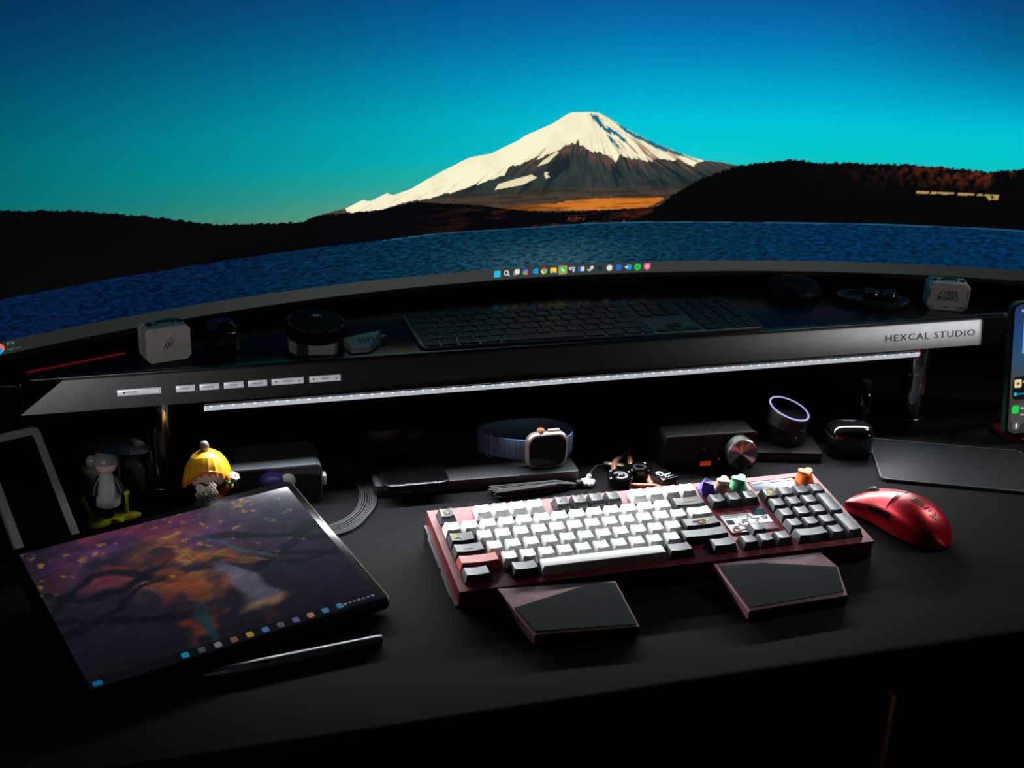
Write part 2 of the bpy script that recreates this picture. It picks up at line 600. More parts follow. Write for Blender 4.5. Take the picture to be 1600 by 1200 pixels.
gs = axis([(S0 * 1000, -300, 1.5), (-300, 300, 0.85), (300, S1 * 1000, 1.5)])
gh = axis([(0, 13, 6.5), (13, 16, 0.8), (16, 56, 4.0), (56, 212, 0.85), (212, HT * 1000, 6.0)])
Hh, Ss = np.meshgrid(gh, gs, indexing='ij')
rgb, wmask = paint_wallpaper(Ss, Hh)
xx, yy = mon_xy(Ss / 1000.0)
Pm = np.stack([xx - ME.x, yy - ME.y, MZB + Hh / 1000.0 - ME.z], -1)
uvm = np.stack([(Ss / 1000.0 - S0) / (S1 - S0), Hh / 1000.0 / (S1 - S0)], -1)
scr = link('screen', picture_mesh('screen', Pm, rgb, wmask, uvm, screen_mat('lit_wallpaper', 'picture', water=True)), mon)
tag(scr, 'lit screen with mountain, lake and dark hills')


def mon_band(name, s0, s1, h0, h1, o0, o1, m, n=60):
    """curved slab between arc lengths, heights and offsets towards the seat"""
    mb = MB()
    loops = []
    for i in range(n + 1):
        s = s0 + (s1 - s0) * i / n
        L = []
        for o, h in ((o0, h0), (o1, h0), (o1, h1), (o0, h1)):
            x, y = mon_xy(s, o)
            L.append((float(x) - ME.x, float(y) - ME.y, MZB + h - ME.z))
        loops.append(L)
    return mb.loft(loops).build(name, m, mon)


mon_band('housing', S0 - 0.006, S1 + 0.006, -0.006, HT + 0.006, -0.03, -0.001, BLACKP)
mon_band('bezel', S0 - 0.006, S1 + 0.006, -0.006, -0.0002, -0.001, 0.002, BLACKP)
mon_band('bezel', S0 - 0.006, S1 + 0.006, HT + 0.0002, HT + 0.006, -0.001, 0.002, BLACKP)
mon_band('bezel', S0 - 0.006, S0 - 0.0002, -0.0002, HT + 0.0002, -0.001, 0.002, BLACKP, 2)
mon_band('bezel', S1 + 0.0002, S1 + 0.006, -0.0002, HT + 0.0002, -0.001, 0.002, BLACKP, 2)
MB().rbox(0.09, 0.05, 0.30, 0.012, 0.002, c=(0, 0.06, 0.02)).build('stand_column', BLACKP, mon)
MB().rbox(0.26, 0.12, 0.011, 0.02, 0.002, c=(0, 0.06, 0.0)).build('stand_foot', BLACKP, mon)

ICONS = [(-48.6, 8.0), (-35.9, 8.2), (-22.9, 8.3), (-10.7, 8.3), (2.6, 8.3), (14.8, 8.1), (27.5, 8.0), (40.2, 8.0), (52.8, 8.1), (65.5, 8.1), (78.3, 8.0), (91.4, 8.0), (104.2, 8.0), (116.9, 8.0), (130.1, 8.0), (142.9, 8.0), (156.1, 8.0)]
g_ = {k: glow('icon_' + k, v, 1.0) for k, v in dict(cyan=(30, 190, 235), white=(225, 225, 225), grey=(120, 124, 124), blue=(20, 105, 215), sky=(20, 150, 225), red=(225, 70, 50), yellow=(245, 205, 60), green=(25, 205, 75), salmon=(214, 110, 92), navy=(14, 46, 74), pink=(240, 110, 140), purple=(150, 90, 220), dark=(30, 30, 30)).items()}


def icon(kind):
    mb = MB()
    mm = []

    def use(k):
        mm.append(g_[k])
        mb.k = len(mm) - 1

    def sq(x0, x1, y0, y1, r=0.0006, z=0.0003):
        mb.loft([[(x + (x0 + x1) / 2, y + (y0 + y1) / 2, zz) for x, y in rrect(x1 - x0, y1 - y0, r, 3)] for zz in (0, z)])

    def disc(r, c=(0, 0), z=0.0003, n=20):
        mb.loft([[(x + c[0], y + c[1], zz) for x, y in circ(r, n)] for zz in (0, z)])
    q = 0.0042
    if kind == 0:
        use('cyan')
        for a in (0, 1):
            for b in (0, 1):
                sq(-q + a * (q + .0001), -.0001 + a * (q + .0001), -q + b * (q + .0001), -.0001 + b * (q + .0001), 0.0002)
    elif kind == 1:
        use('white')
        mb.tube([(0.0028 * math.cos(a) - .0006, 0.0028 * math.sin(a) + .0006, 0.0002) for a in np.linspace(0, 2 * PI, 20)[:-1]], 0.0006, 6, closed=True)
        mb.tube([(0.0015, -0.0015, 0.0002), (0.0038, -0.0038, 0.0002)], 0.0006, 6)
    elif kind == 2:
        use('grey'); sq(-q, .002, -q, .002)
        use('white'); sq(-.002, q, -.002, q, z=0.0005)
    elif kind == 3:  # foot coloured dark red to stand for a red glow
        for k, c in (('blue', (-.0012, .0015)), ('purple', (.0015, .001)), ('green', (-.0015, -.0012)), ('salmon', (.0012, -.0018))):
            use(k); disc(.0022, c, 0.0003 + 0.0001 * len(mm))
    elif kind == 4:
        use('sky')
        mb.loft([[(x, y, z) for x, y in ((-.004, -.001), (.002, -.004), (.004, -.003), (.004, .003), (.002, .004), (-.004, .0015), (-.001, 0))] for z in (0, .0003)])
    elif kind == 5:
        for i, k in enumerate(('red', 'yellow', 'green')):
            use(k)
            mb.loft([[(0.0042 * r * math.cos(a), 0.0042 * r * math.sin(a), z) for r, a in [(1, R(30 + 120 * i + 15 * t)) for t in range(9)] + [(0.45, R(150 + 120 * i)), (0.45, R(90 + 120 * i)), (0.45, R(30 + 120 * i))]] for z in (0, .0003)])
        use('white'); disc(.0019, z=.0004)
        use('blue'); disc(.0014, z=.0006)
    elif kind == 6:
        use('yellow'); sq(-q, q, -.0032, .0036)
        use('sky'); sq(-.002, .002, -.0034, -.0014, z=.0005)
    elif kind == 7:
        use('salmon'); sq(-.0058, .0058, -.0058, .0058, .0012)
        use('green'); sq(-.0044, .0044, -.0044, .0044, .0012, .0005)
        use('white'); disc(.0016, (-.0008, .0006), .0007); disc(.0013, (.0012, -.0008), .0008)
    elif kind == 8:
        use('white'); sq(-q, q, .0015, .0028, .0002); sq(-q, 0, -.0004, .0007, .0002); sq(.001, .0034, -.003, .0005, .0002)
    elif kind == 9:
        use('blue'); sq(-q, -.001, -.003, .003)
        use('white'); sq(-.0006, .001, -.003, .003); sq(.0016, .004, -.003, .003)
    elif kind == 10:
        use('white'); disc(.0022, (.0018, .0014)); mb.tube([(-.004, -.0012, .0002), (-.001, -.0025, .0002), (.001, .0005, .0002)], .0009, 6)
    elif kind == 11:
        use('navy'); disc(.0034)
    elif kind == 12:
        use('grey'); disc(.0044)
        use('white'); disc(.0036, z=.0005)
    elif kind == 13:
        use('blue'); sq(-.0034, .0034, -.0034, .0034)
    elif kind == 14:
        use('sky'); disc(.0038, (.0008, 0)); 
        use('white'); sq(-.0044, -.0008, -.001, .001, .0003, .0005)
    elif kind == 15:
        use('green'); disc(.0044)
        use('dark')
        for k in range(3):
            mb.tube([(-.002, .0014 - k * .0013, .0004), (0, .0018 - k * .0013, .0004), (.0022, .001 - k * .0013, .0004)], .0003, 5)
    else:
        use('pink'); sq(-.0042, .0042, -.0034, .0044, .0016); sq(-.0012, .0012, -.0046, -.003, .0004)
        use('white'); sq(-.002, .002, -.0006, .0016, .0004, .0005)
    return mb, mm


def on_screen(o, s, h, off=0.0006):
    x, y = mon_xy(s / 1000.0, off)
    o.location = (float(x) - ME.x, float(y) - ME.y, MZB + h / 1000.0 - ME.z)
    o.rotation_euler = Euler((PI / 2, 0, MYAW - s / 1000.0 / MR), 'XYZ')


for i, (s, h) in enumerate(ICONS):
    mb, mm = icon(i)
    on_screen(mb.build('app_icon', mm, scr), s, h)
mb = MB()
mb.loft([[(x, y, z) for x, y in circ(0.005, 20)] for z in (0, .0003)])
mb.k = 1
mb.loft([[(x - .001, y - .0025, z) for x, y in circ(0.0034, 20)] for z in (0, .0005)])
on_screen(mb.build('weather_icon', [g_['salmon'], g_['sky']], scr), -651, 7.5)
on_screen(text('71\u00b0F', 0.0042, glow('widget_text', (130, 150, 136), 1.0), scr, (0, 0, 0), align='LEFT'), -643.5, 10.4)
on_screen(text('Right now', 0.0036, glow('widget_text_dim', (74, 92, 82), 1.0), scr, (0, 0, 0), align='LEFT'), -643.5, 4.6)
mb = MB()
mb.loft([[(x, y, z) for x, y in ((0, 0), (.0012, -.0062), (.0026, -.0042), (.005, -.0046))] for z in (0, .0003)])
on_screen(mb.build('mouse_pointer', g_['white'], scr), 11.5, 133.5)

# ------------------------------------------------------------------ shelf riser
SY, SZ0, SZ1 = 0.256, 0.118, 0.154
shelf = thing('desk_shelf', 'long graphite monitor riser with silver buttons and a white light strip', 'shelf', (0, 0.4, 0))
# fascia: rounded top edge, swept in x ; one end slanted to imitate a diagonal shadow edge
mb = MB()
prof = [(0.0, 0.0), (0.0062, 0.0305), (0.0075, 0.0335), (0.0095, 0.0355), (0.014, 0.036), (0.014, 0.0)]
mb.loft([[(-0.612 + (0.048 * (z / 0.036)), SY - 0.4 + y, SZ0 + z) for y, z in prof],
         [(0.575, SY - 0.4 + y, SZ0 + z) for y, z in prof]])
mb.build('fascia', GRAPH, shelf)
MB().rbox(1.186, 0.34, 0.012, 0.012, 0.0015, c=(-0.018, SY - 0.4 + 0.178, SZ1 - 0.0125)).build('top_board', mat('black_glass_top', (5, 5, 5), 0.2, spec=0.2), shelf)
MB().box(-0.59, 0.57, 0.10, 0.108, 0.0005, SZ1 - 0.013).build('back_panel', mat('gloss_back_panel', (9, 9, 10), 0.2, spec=0.5), shelf)
for x in (-0.4775, 0.4745):
    lg = MB().lathe([(0.0155, 0.0), (0.0165, 0.0008), (0.0165, SZ1 - 0.0135)], 40, (x, 0.302 - 0.4, 0.0)).build('leg', CHROME, shelf)
    MB().lathe([(0.0168, 0.0), (0.0171, 0.0006), (0.0171, 0.002), (0.0168, 0.0026)], 40, (x, 0.302 - 0.4, 0.004)).build('leg_ring', STEEL, lg)
text('HEXCAL STUDIO', 0.0118, INK, shelf, (0.4551, SY - 0.4 + 0.0029, 0.1335), (PI / 2 - R(11.5), 0, 0), sx=1.33, space=1.12)
# silver buttons, given a faint glow because lamp light leaves them dark
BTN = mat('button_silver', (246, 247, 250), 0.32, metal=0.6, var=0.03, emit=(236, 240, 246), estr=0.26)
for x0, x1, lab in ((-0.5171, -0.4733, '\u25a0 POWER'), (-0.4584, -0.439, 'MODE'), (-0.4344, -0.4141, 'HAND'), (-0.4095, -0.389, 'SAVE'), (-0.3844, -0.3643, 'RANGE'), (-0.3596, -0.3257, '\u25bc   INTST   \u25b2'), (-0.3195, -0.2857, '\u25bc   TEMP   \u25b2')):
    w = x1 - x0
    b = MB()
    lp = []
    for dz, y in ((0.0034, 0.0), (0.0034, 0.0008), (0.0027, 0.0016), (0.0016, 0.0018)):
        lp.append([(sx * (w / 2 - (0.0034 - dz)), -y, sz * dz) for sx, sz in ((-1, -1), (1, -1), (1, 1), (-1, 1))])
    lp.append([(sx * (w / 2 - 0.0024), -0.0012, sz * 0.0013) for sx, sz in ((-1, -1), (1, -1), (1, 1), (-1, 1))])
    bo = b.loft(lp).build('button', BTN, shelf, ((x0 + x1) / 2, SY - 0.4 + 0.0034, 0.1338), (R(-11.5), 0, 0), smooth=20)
    for part in lab.split('   '):
        k = lab.split('   ').index(part)
        n = len(lab.split('   '))
        xo = 0 if n == 1 else (k - 1) * w * 0.36
        if part in ('\u25bc', '\u25b2'):
            t = MB().loft([[(a * 0.0011, y, c * 0.001 * (1 if part == '\u25b2' else -1)) for a, c in ((-1, -1), (1, -1), (0, 1))] for y in (-0.0012, -0.00135)])
            t.build('arrow_mark', INK, bo, (xo, 0, 0), smooth=0)
        elif 'POWER' in part:
            MB().box(-0.0009, 0.0009, -0.00135, -0.0011, -0.0009, 0.0009).build('square_mark', INK, bo, (-0.0148, 0, 0), smooth=0)
            text('POWER', 0.0031, INK, bo, (-0.0075, -0.0013, 0), (PI / 2, 0, 0), sx=1.1)
        else:
            text(part, 0.0031, INK, bo, (xo, -0.0013, 0), (PI / 2, 0, 0), sx=1.1)
# light strip
LX0, LX1 = -0.430, 0.433
LEDC = glow('led_diffuser', (186, 192, 198), 0.9)
ls = thing('led_light_strip', 'slim white light strip glowing along the lower edge of the riser', 'light strip', (0.0015, 0.25, 0.114))
mb = MB()
pr = [(0.003, 0.0008), (-0.0035, 0.0035), (-0.0042, 0.002), (-0.0015, -0.003), (0.003, -0.003)]
mb.loft([[(x, y, z) for y, z in pr] for x in (LX0 - 0.0015, LX1 - 0.0015)])
mb.build('diffuser', LEDC, ls, smooth=0)
MB().box(LX0 - 0.003, LX1, -0.001, 0.012, 0.0036, 0.0042).build('channel', STEEL, ls, smooth=0)
for k in (LX0 - 0.0028, LX1 - 0.0012):
    MB().loft([[(x, y, z) for y, z in pr] for x in (k, k + 0.0014)]).build('end_cap', mat('clear_cap', (200, 205, 210), 0.2, emit=(200, 206, 212), estr=0.9), ls, smooth=0)
mb = MB()
n_led = 76
for i in range(n_led):
    x = LX0 + 0.004 + (LX1 - LX0 - 0.009) * i / (n_led - 1)
    mb.loft([[(x + a, -0.0036 - d, 0.00275 + c) for a, c in circ(0.0017, 8, 0.0009)] for d in (0.0, 0.0006)])
tag(mb.build('led_row', glow('led_point', (232, 238, 246), 1.0), ls, smooth=0), 'row of tiny white light points', kind='stuff')
area_light('strip_light', (0.0015, 0.2490, 0.1093), (0.0015, -0.06, 0.0), LX1 - LX0, 0.003, 4.3, (0.93, 0.97, 1.0), 152)
# ------------------------------------------------------------------ mechanical keyboard
U = 0.01905
KT = R(6.5)
KO = Vector((0, 0, 0.0305))
KROT = (KT, 0, 0)
kbd = thing('mechanical_keyboard', 'large red mechanical keyboard with white and black keycaps', 'keyboard', (0, 0.05, 0))
KE = Vector((0, 0.05, 0))


def kpt(x, v, w):
    return KO - KE + Vector((x, v * math.cos(KT) - w * math.sin(KT), v * math.sin(KT) + w * math.cos(KT)))


def ux(u):
    return (u - 11.25) * U


REDC = mat('red_anodised', (112, 18, 24), 0.46, metal=0.15, var=0.05, spec=0.35)
HW, V0, V1 = 0.2215, -0.0185, 0.1185
PLATE, BEZ, BOT = -0.0105, -0.0082, -0.0275
mb = MB()
mb.rbox(2 * HW, V1 - V0, PLATE - BOT, 0.0012, 0.0003, c=(0, (V0 + V1) / 2, BOT))
mb.build('case', REDC, kbd, kpt(0, 0, 0), KROT)
bz = MB()


def bar(u0, u1, r0, r1, w1=BEZ):
    x0 = -HW if u0 is None else ux(u0)
    x1 = HW if u1 is None else ux(u1)
    y0 = V0 if r0 is None else r0 * U
    y1 = V1 if r1 is None else r1 * U
    bz.box(x0, x1, y0, y1, PLATE - 0.0004, w1)


FR = 5.3
bar(None, None, None, -0.5)
bar(None, None, FR + 0.5, None)
bar(None, 0, -0.5, FR + 0.5)
bar(22.5, None, -0.5, FR + 0.5)
bar(15, 15.25, -0.5, FR + 0.5)
bar(18.25, 18.5, -0.5, FR + 0.5)
bar(0, 15, 4.5, FR - 0.5)
bar(15.25, 18.25, 4.5, FR - 0.5)
bar(18.5, 22.5, 4.5, FR - 0.5)
for a, b in ((1, 2), (6, 6.5), (10.5, 11)):
    bar(a, b, FR - 0.5, FR + 0.5)
bar(1.5, 2.5, -0.5, 0.5)
bar(12.5, 13.5, -0.5, 0.5)
bar(15.25, 18.25, 1.5, 3.5)
bar(15.25, 16.25, 0.5, 1.5)
bar(17.25, 18.25, 0.5, 1.5)
bar(18.5, 21.5, FR - 0.5, FR + 0.5, BEZ - 0.0008)
bz.build('bezel', REDC, kbd, kpt(0, 0, 0), KROT, smooth=0)
# wedge base in black with silver inlays
mb = MB()
y0, y1 = V0 + 0.004, V1 - 0.004
for s in (0,):
    def zb(v):
        return kpt(0, v, BOT)
    a, b = zb(y0), zb(y1)
    X = HW + 0.0028
    mb.loft([[(-X, a.y, 0.0), (X, a.y, 0.0), (X, b.y, 0.0), (-X, b.y, 0.0)], [(-X, a.y, a.z + 0.0005), (X, a.y, a.z + 0.0005), (X, b.y, b.z + 0.004), (-X, b.y, b.z + 0.004)]])
kb_base = mb.build('base', BLACKP, kbd, smooth=0)
for t0, t1 in ((0.12, 0.42), (0.47, 0.86)):
    q0, q1 = a.lerp(b, t0), a.lerp(b, t1)
    zt0, zt1 = q0.z + 0.0005 + 0.0035 * t0, q1.z + 0.0005 + 0.0035 * t1
    m2 = MB()
    m2.loft([[(-X - 0.0006, q0.y, zt0 - 0.004), (-X + 0.0006, q0.y, zt0 - 0.004), (-X + 0.0006, q0.y, zt0 - 0.0012), (-X - 0.0006, q0.y, zt0 - 0.0012)],
             [(-X - 0.0006, q1.y, zt1 - 0.004), (-X + 0.0006, q1.y, zt1 - 0.004), (-X + 0.0006, q1.y, zt1 - 0.0012), (-X - 0.0006, q1.y, zt1 - 0.0012)]])
    m2.build('inlay_strip', STEEL, kb_base, smooth=0)

WKEY = mat('white_keycap', (236, 236, 232), 0.55, var=0.02, spec=0.35)
KKEY = mat('black_keycap', (24, 25, 26), 0.47, var=0.06, bump=0.15, bscale=2500, spec=0.7)
RKEY = mat('red_keycap', (190, 74, 66), 0.5, var=0.05)
TIP = {0: -3, 1: -2.5, 2: -1, 3: 1, 4: 3, 5: 4}


def keycap_mesh(wu, row, m, hu=1.0, name='keycap'):
    """dished keycap: top grid, rounded shoulder and four leaning sides"""
    w, d = wu * U - 0.0009, hu * U - 0.0009
    ix, iyf, iyb = 0.0026, 0.0034, 0.0014
    tw = w - 2 * ix
    yf, yb = -d / 2 + iyf, d / 2 - iyb
    nx, ny = (8, 3) if wu < 3 else (12, 3)
    tip = math.tan(R(TIP[row]))
    dish = 0.0011 if wu < 3 else -0.0006

    def topz(x, y):
        s = (2 * x / tw)
        if wu < 3:
            z = dish * (s * s - 1)
        else:
            yy = (y - (yf + yb) / 2) / ((yb - yf) / 2)
            z = dish * yy * yy
        return z + tip * (y - 0.001)
    mb = MB()
    e = 0.0006
    gx = [-tw / 2 + e + (tw - 2 * e) * i / nx for i in range(nx + 1)]
    gy = [yf + e + (yb - yf - 2 * e) * j / ny for j in range(ny + 1)]
    vs = [(x, y, topz(x, y)) for y in gy for x in gx]
    fs = []
    for j in range(ny):
        for i in range(nx):
            k = j * (nx + 1) + i
            fs.append((k, k + 1, k + nx + 2, k + nx + 1))
    ring = [i for i in range(nx + 1)] + [j * (nx + 1) + nx for j in range(1, ny + 1)] + [ny * (nx + 1) + i for i in range(nx - 1, -1, -1)] + [j * (nx + 1) for j in range(ny - 1, 0, -1)]
    n = len(ring)
    base0 = len(vs)
    for k in ring:
        x, y, z = vs[k]
        x2 = x + (e if x > tw / 2 - 1.5 * e else -e if x < -tw / 2 + 1.5 * e else 0)
        y2 = y + (e if y > yb - 1.5 * e else -e if y < yf + 1.5 * e else 0)
        vs.append((x2, y2, z - 0.0005))
    base1 = len(vs)
    for k in ring:
        x, y, z = vs[k]
        sx = x / (tw / 2 - e)
        cy = (yf + yb) / 2
        sy = (y - cy) / ((yb - yf) / 2 - e)
        vs.append((sx * w / 2, sy * d / 2, -0.0095))
    for i in range(n):
        j = (i + 1) % n
        fs.append((ring[i], base0 + i, base0 + j, ring[j]))
        fs.append((base0 + i, base1 + i, base1 + j, base0 + j))
    mb.add(vs, fs)
    return mb.mesh(name, m, smooth=28)


KM = {}


def key(u, r, wu=1.0, m=WKEY, row=None, hu=1.0, label=None, dv=0.0):
    """u, r = centre of the cap in key units"""
    row = row if row is not None else min(5, int(round(r)))
    kk = (wu, row, m.name, hu)
    if kk not in KM:
        KM[kk] = keycap_mesh(wu, row, m, hu)
    o = link('keycap', KM[kk], kbd, kpt(ux(u), r * U + dv, 0), KROT)
    if label:
        o['label'] = label
    return o


def legend(k, s, size=0.0035, m=GOLD, x=0.0, y=0.0, sx=1.0):
    return text(s, size, m, k, (x, y, -0.0009), (0, 0, 0), sx=sx)


esc = key(0.5, FR, 1, KKEY, 5, label='black corner keycap with a pale gold emblem')
mb = MB()
mb.prism(star_pts(0.0036, 0.0018, n=6), 0, 0.0003)
mb.build('emblem', mat('pale_gold', (214, 196, 140), 0.5), esc, (0, 0.0005, -0.0009), (R(9), 0, 0), smooth=0)
for i in range(4):
    key(2.5 + i, FR, 1, WKEY, 5)
    k = key(7.0 + i, FR, 1, KKEY, 5)
    legend(k, 'F%d' % (5 + i), 0.0034, mat('grey_print', (190, 190, 180), 0.5), -0.001, 0.002)
    key(11.5 + i, FR, 1, WKEY, 5)
for i in range(13):
    key(0.5 + i, 4)
bs = key(14, 4, 2, KKEY)
legend(bs, '\u2190 Backspace', 0.0032, GOLD, -0.002, 0.001, 1.2)
tabk = key(0.75, 3, 1.5, KKEY)
mb = MB()
mb.prism([(-0.008, -0.003), (-0.003, 0.0), (-0.006, 0.004), (-0.009, 0.003)], 0, 0.0003)
mb.prism([(-0.002, -0.003), (-0.0005, -0.002), (-0.0015, 0.001)], 0, 0.0003)
mb.build('emblem', mat('yellow_print', (226, 190, 60), 0.5), tabk, (0, 0.001, -0.0006), (R(4), 0, 0), smooth=0)
for i in range(12):
    key(2.0 + i, 3)
key(14.25, 3, 1.5, WKEY)
cl = key(0.875, 2, 1.75, KKEY)
legend(cl, 'Caps Lock', 0.0028, GOLD, -0.002, 0)
for i in range(11):
    key(2.25 + i, 2)
ent = key(13.875, 2, 2.25, KKEY, label='wide black keycap with a gold flower emblem')
mb = MB()
for i in range(7):
    a = 2 * PI * i / 7
    mb.tube([(0.0022 * math.cos(t) + 0.003 * math.cos(a), 0.0022 * math.sin(t) * 0.8 + 0.0022 * math.sin(a), 0) for t in np.linspace(0, 2 * PI, 14)[:-1]], 0.00028, 5, closed=True)
for s in (-1, 1):
    mb.tube([(s * 0.005, -0.001, 0), (s * 0.008, 0.0015, 0), (s * 0.0105, 0.0005, 0), (s * 0.009, -0.0012, 0)], 0.0003, 5)
mb.build('emblem', GOLD, ent, (0.001, 0.001, -0.0008), (0, 0, 0))
key(1.125, 1, 2.25, RKEY, label='salmon red wide keycap')
for i in range(10):
    key(2.75 + i, 1)
key(13.625, 1, 2.75, KKEY)
key(0.75, 0, 1.5, KKEY)
key(3.25, 0, 1.5, KKEY)
key(7.5, 0, 7.0, WKEY, label='long white space bar')
key(11.75, 0, 1.5, KKEY)
key(14.25, 0, 1.5, KKEY)
for i, s in enumerate(('Insert', 'Home', 'PgUp')):
    legend(key(15.75 + i, 4, 1, KKEY), s, 0.003, GOLD, 0, 0.002, 1.1)
key(16.75, 1, 1, KKEY)
for i in range(3):
    key(15.75 + i, 0, 1, KKEY)
nl = key(19, 4, 1, KKEY, label='black keycap with a yellow sun emblem')
mb = MB()
mb.prism(star_pts(0.0042, 0.0026, n=9), 0, 0.0003)
mb.build('emblem', mat('yellow_print', (226, 190, 60), 0.5), nl, (0.0006, 0.0008, -0.0009), (R(8), 0, 0), smooth=0)
GP = MATS['grey_print']
for i, s in enumerate('/*-'):
    key(20 + i, 4, 1, KKEY)
for r, row in ((3, '789'), (2, '456'), (1, '123')):
    for i, s in enumerate(row):
        legend(key(19 + i, r, 1, KKEY), s, 0.0034, GP, -0.0025, 0.003)
key(22, 2.5, 1, KKEY, 3, 2.0)
key(22, 0.5, 1, KKEY, 1, 2.0)
key(19.5, 0, 2, KKEY)
key(21, 0, 1, KKEY)


# novelty caps
def heart(s, n=20):
    out = []
    for i in range(n):
        t = 2 * PI * i / n
        x = 16 * math.sin(t) ** 3
        y = 13 * math.cos(t) - 5 * math.cos(2 * t) - 2 * math.cos(3 * t) - math.cos(4 * t)
        out.append((-x * s / 17, (y + 2) * s / 17))
    return out


def heart_cap(u, name, m, label, s=0.0072, rot=0.0, h=0.0145):
    mb = MB()
    hp = heart(s)
    n = len(hp)
    base = [(0.0088 * max(-1, min(1, 1.35 * math.cos(a))), 0.0088 * max(-1, min(1, 1.35 * math.sin(a)))) for a in [PI / 2 + 2 * PI * i / n for i in range(n)]]
    c, sn = math.cos(rot), math.sin(rot)
    hp = [(c * x - sn * y, sn * x + c * y) for x, y in hp]
    mb.loft([[(x, y, -0.0095) for x, y in base], [(x * 0.9, y * 0.9, -0.0095 + h * 0.75) for x, y in hp], [(x, y, -0.0095 + h - 0.0006) for x, y in hp], [(x * 0.93, y * 0.93, -0.0095 + h) for x, y in hp]])
    o = mb.build(name, m, kbd, kpt(ux(u), FR * U, 0), KROT, smooth=25)
    o['label'] = label
    return o


mb = MB()
mb.loft([[(-.0085, -.0085, -.0095), (.0085, -.0085, -.0095), (.0085, .0085, -.0095), (-.0085, .0085, -.0095)],
         [(-.0085, -.003, -.002), (.004, -.0085, -.003), (.0085, .004, -.003), (-.004, .0085, -.002)],
         [(-.0055, .001, .004), (.0045, -.005, .0025), (.0065, .003, .0032), (-.0005, .0065, .0055)]])
o = mb.build('novelty_keycap', mat('violet_resin', (110, 96, 200), 0.4), kbd, kpt(ux(15.75), FR * U, 0), KROT, smooth=0)
o['label'] = 'faceted violet novelty keycap'
heart_cap(16.75, 'novelty_keycap', mat('cream_resin', (226, 196, 142), 0.4), 'cream heart shaped novelty keycap', 0.0086, 0.5)
heart_cap(17.75, 'novelty_keycap', mat('mint_resin', (84, 180, 150), 0.4), 'mint green heart shaped novelty keycap', 0.0092, 0.2)
heart_cap(22.0, 'novelty_keycap', mat('orange_resin', (236, 110, 36), 0.35), 'orange heart shaped novelty keycap', 0.0094, 0.0)

# printed plates
RED2 = mat('crimson_print', (176, 34, 56), 0.5)
WPL = mat('plate_white', (226, 226, 222), 0.45)
npw = ux(21.36) - ux(18.62)
pl = MB().rbox(npw, 0.0178, 0.0008, 0.0006, 0.0002).build('nameplate', mat('iridescent_plate', (104, 112, 120), 0.4, metal=0.4, var=0.25, scale=40), kbd, kpt((ux(18.62) + ux(21.36)) / 2, FR * U - 0.0002, BEZ - 0.0008), KROT)
MB().box(-npw / 2 + 0.001, npw / 2 - 0.001, 0.0043, 0.0078, 0.0008, 0.001).build('header_band', RED2, pl, smooth=0)
mb = MB()
x = -npw / 2 + 0.003
while x < npw / 2 - 0.003:
    w = random.uniform(0.0012, 0.0026)
    if not -0.003 < x < 0.0005:
        mb.box(x, x + w, 0.0051, 0.0071, 0.001, 0.0012)
    x += w + 0.0007
mb.build('print_row', WPL, pl, smooth=0)
pw, pd = 2.86 * U, 2.06 * U
ap = MB().rbox(pw, pd, 0.0008, 0.0015, 0.0002).build('accent_plate', mat('plate_crimson', (140, 30, 48), 0.4), kbd, kpt(ux(16.76), 2.42 * U - 0.0065, BEZ), KROT)
ap['label'] = 'white and crimson plate printed with black star outlines'
z = 0.0008
MB().box(-pw / 2 + 0.001, 0.009, pd / 2 - 0.0115, pd / 2 - 0.0062, z, z + 0.0003).build('print_panel', WPL, ap, smooth=0)
MB().box(-pw / 2 + 0.004, 0.006, pd / 2 - 0.0098, pd / 2 - 0.0078, z + 0.0003, z + 0.0005).build('print_bar', mat('grey_bar', (110, 110, 112), 0.5), ap, smooth=0)
MB().box(0.012, pw / 2 - 0.001, pd / 2 - 0.0115, pd / 2 - 0.0012, z, z + 0.0003).build('dark_window', mat('dark_window', (14, 20, 22), 0.2), ap, smooth=0)
MB().box(0.0058, 0.0098, pd / 2 - 0.0050, pd / 2 - 0.0020, z, z + 0.0004).build('pink_square', mat('hot_pink', (226, 60, 96), 0.5), ap, smooth=0)
MB().box(-pw / 2 + 0.004, 0.0045, pd / 2 - 0.0052, pd / 2 - 0.0028, z, z + 0.0003).build('print_row', mat('dusty_pink', (196, 96, 112), 0.5), ap, smooth=0)
mb = MB()
mb.prism([(-pw / 2 + 0.001, -pd / 2 + 0.001), (0.004, -pd / 2 + 0.001), (0.004, -0.0065), (pw / 2 - 0.001, -0.0065), (pw / 2 - 0.001, pd / 2 - 0.0128), (-pw / 2 + 0.001, pd / 2 - 0.0128)], z, z + 0.0003)
mb.build('print_panel', WPL, ap, smooth=0)
MB().box(0.005, pw / 2 - 0.0015, -pd / 2 + 0.001, -0.0075, z, z + 0.0003).build('dark_window', mat('dark_text_panel', (52, 40, 44), 0.5), ap, smooth=0)
mb = MB()
for i in range(6):
    mb.box(0.007, pw / 2 - 0.003 - 0.004 * (i % 3), -0.010 - i * 0.0014, -0.0094 - i * 0.0014, z + 0.0003, z + 0.0004)
mb.build('print_row', MATS['dusty_pink'], ap, smooth=0)
MB().box(-pw / 2 + 0.003, -pw / 2 + 0.011, -0.0035, 0.0035, z + 0.0003, z + 0.0006).build('dark_square', mat('dark_window', (14, 20, 22), 0.2), ap, smooth=0)
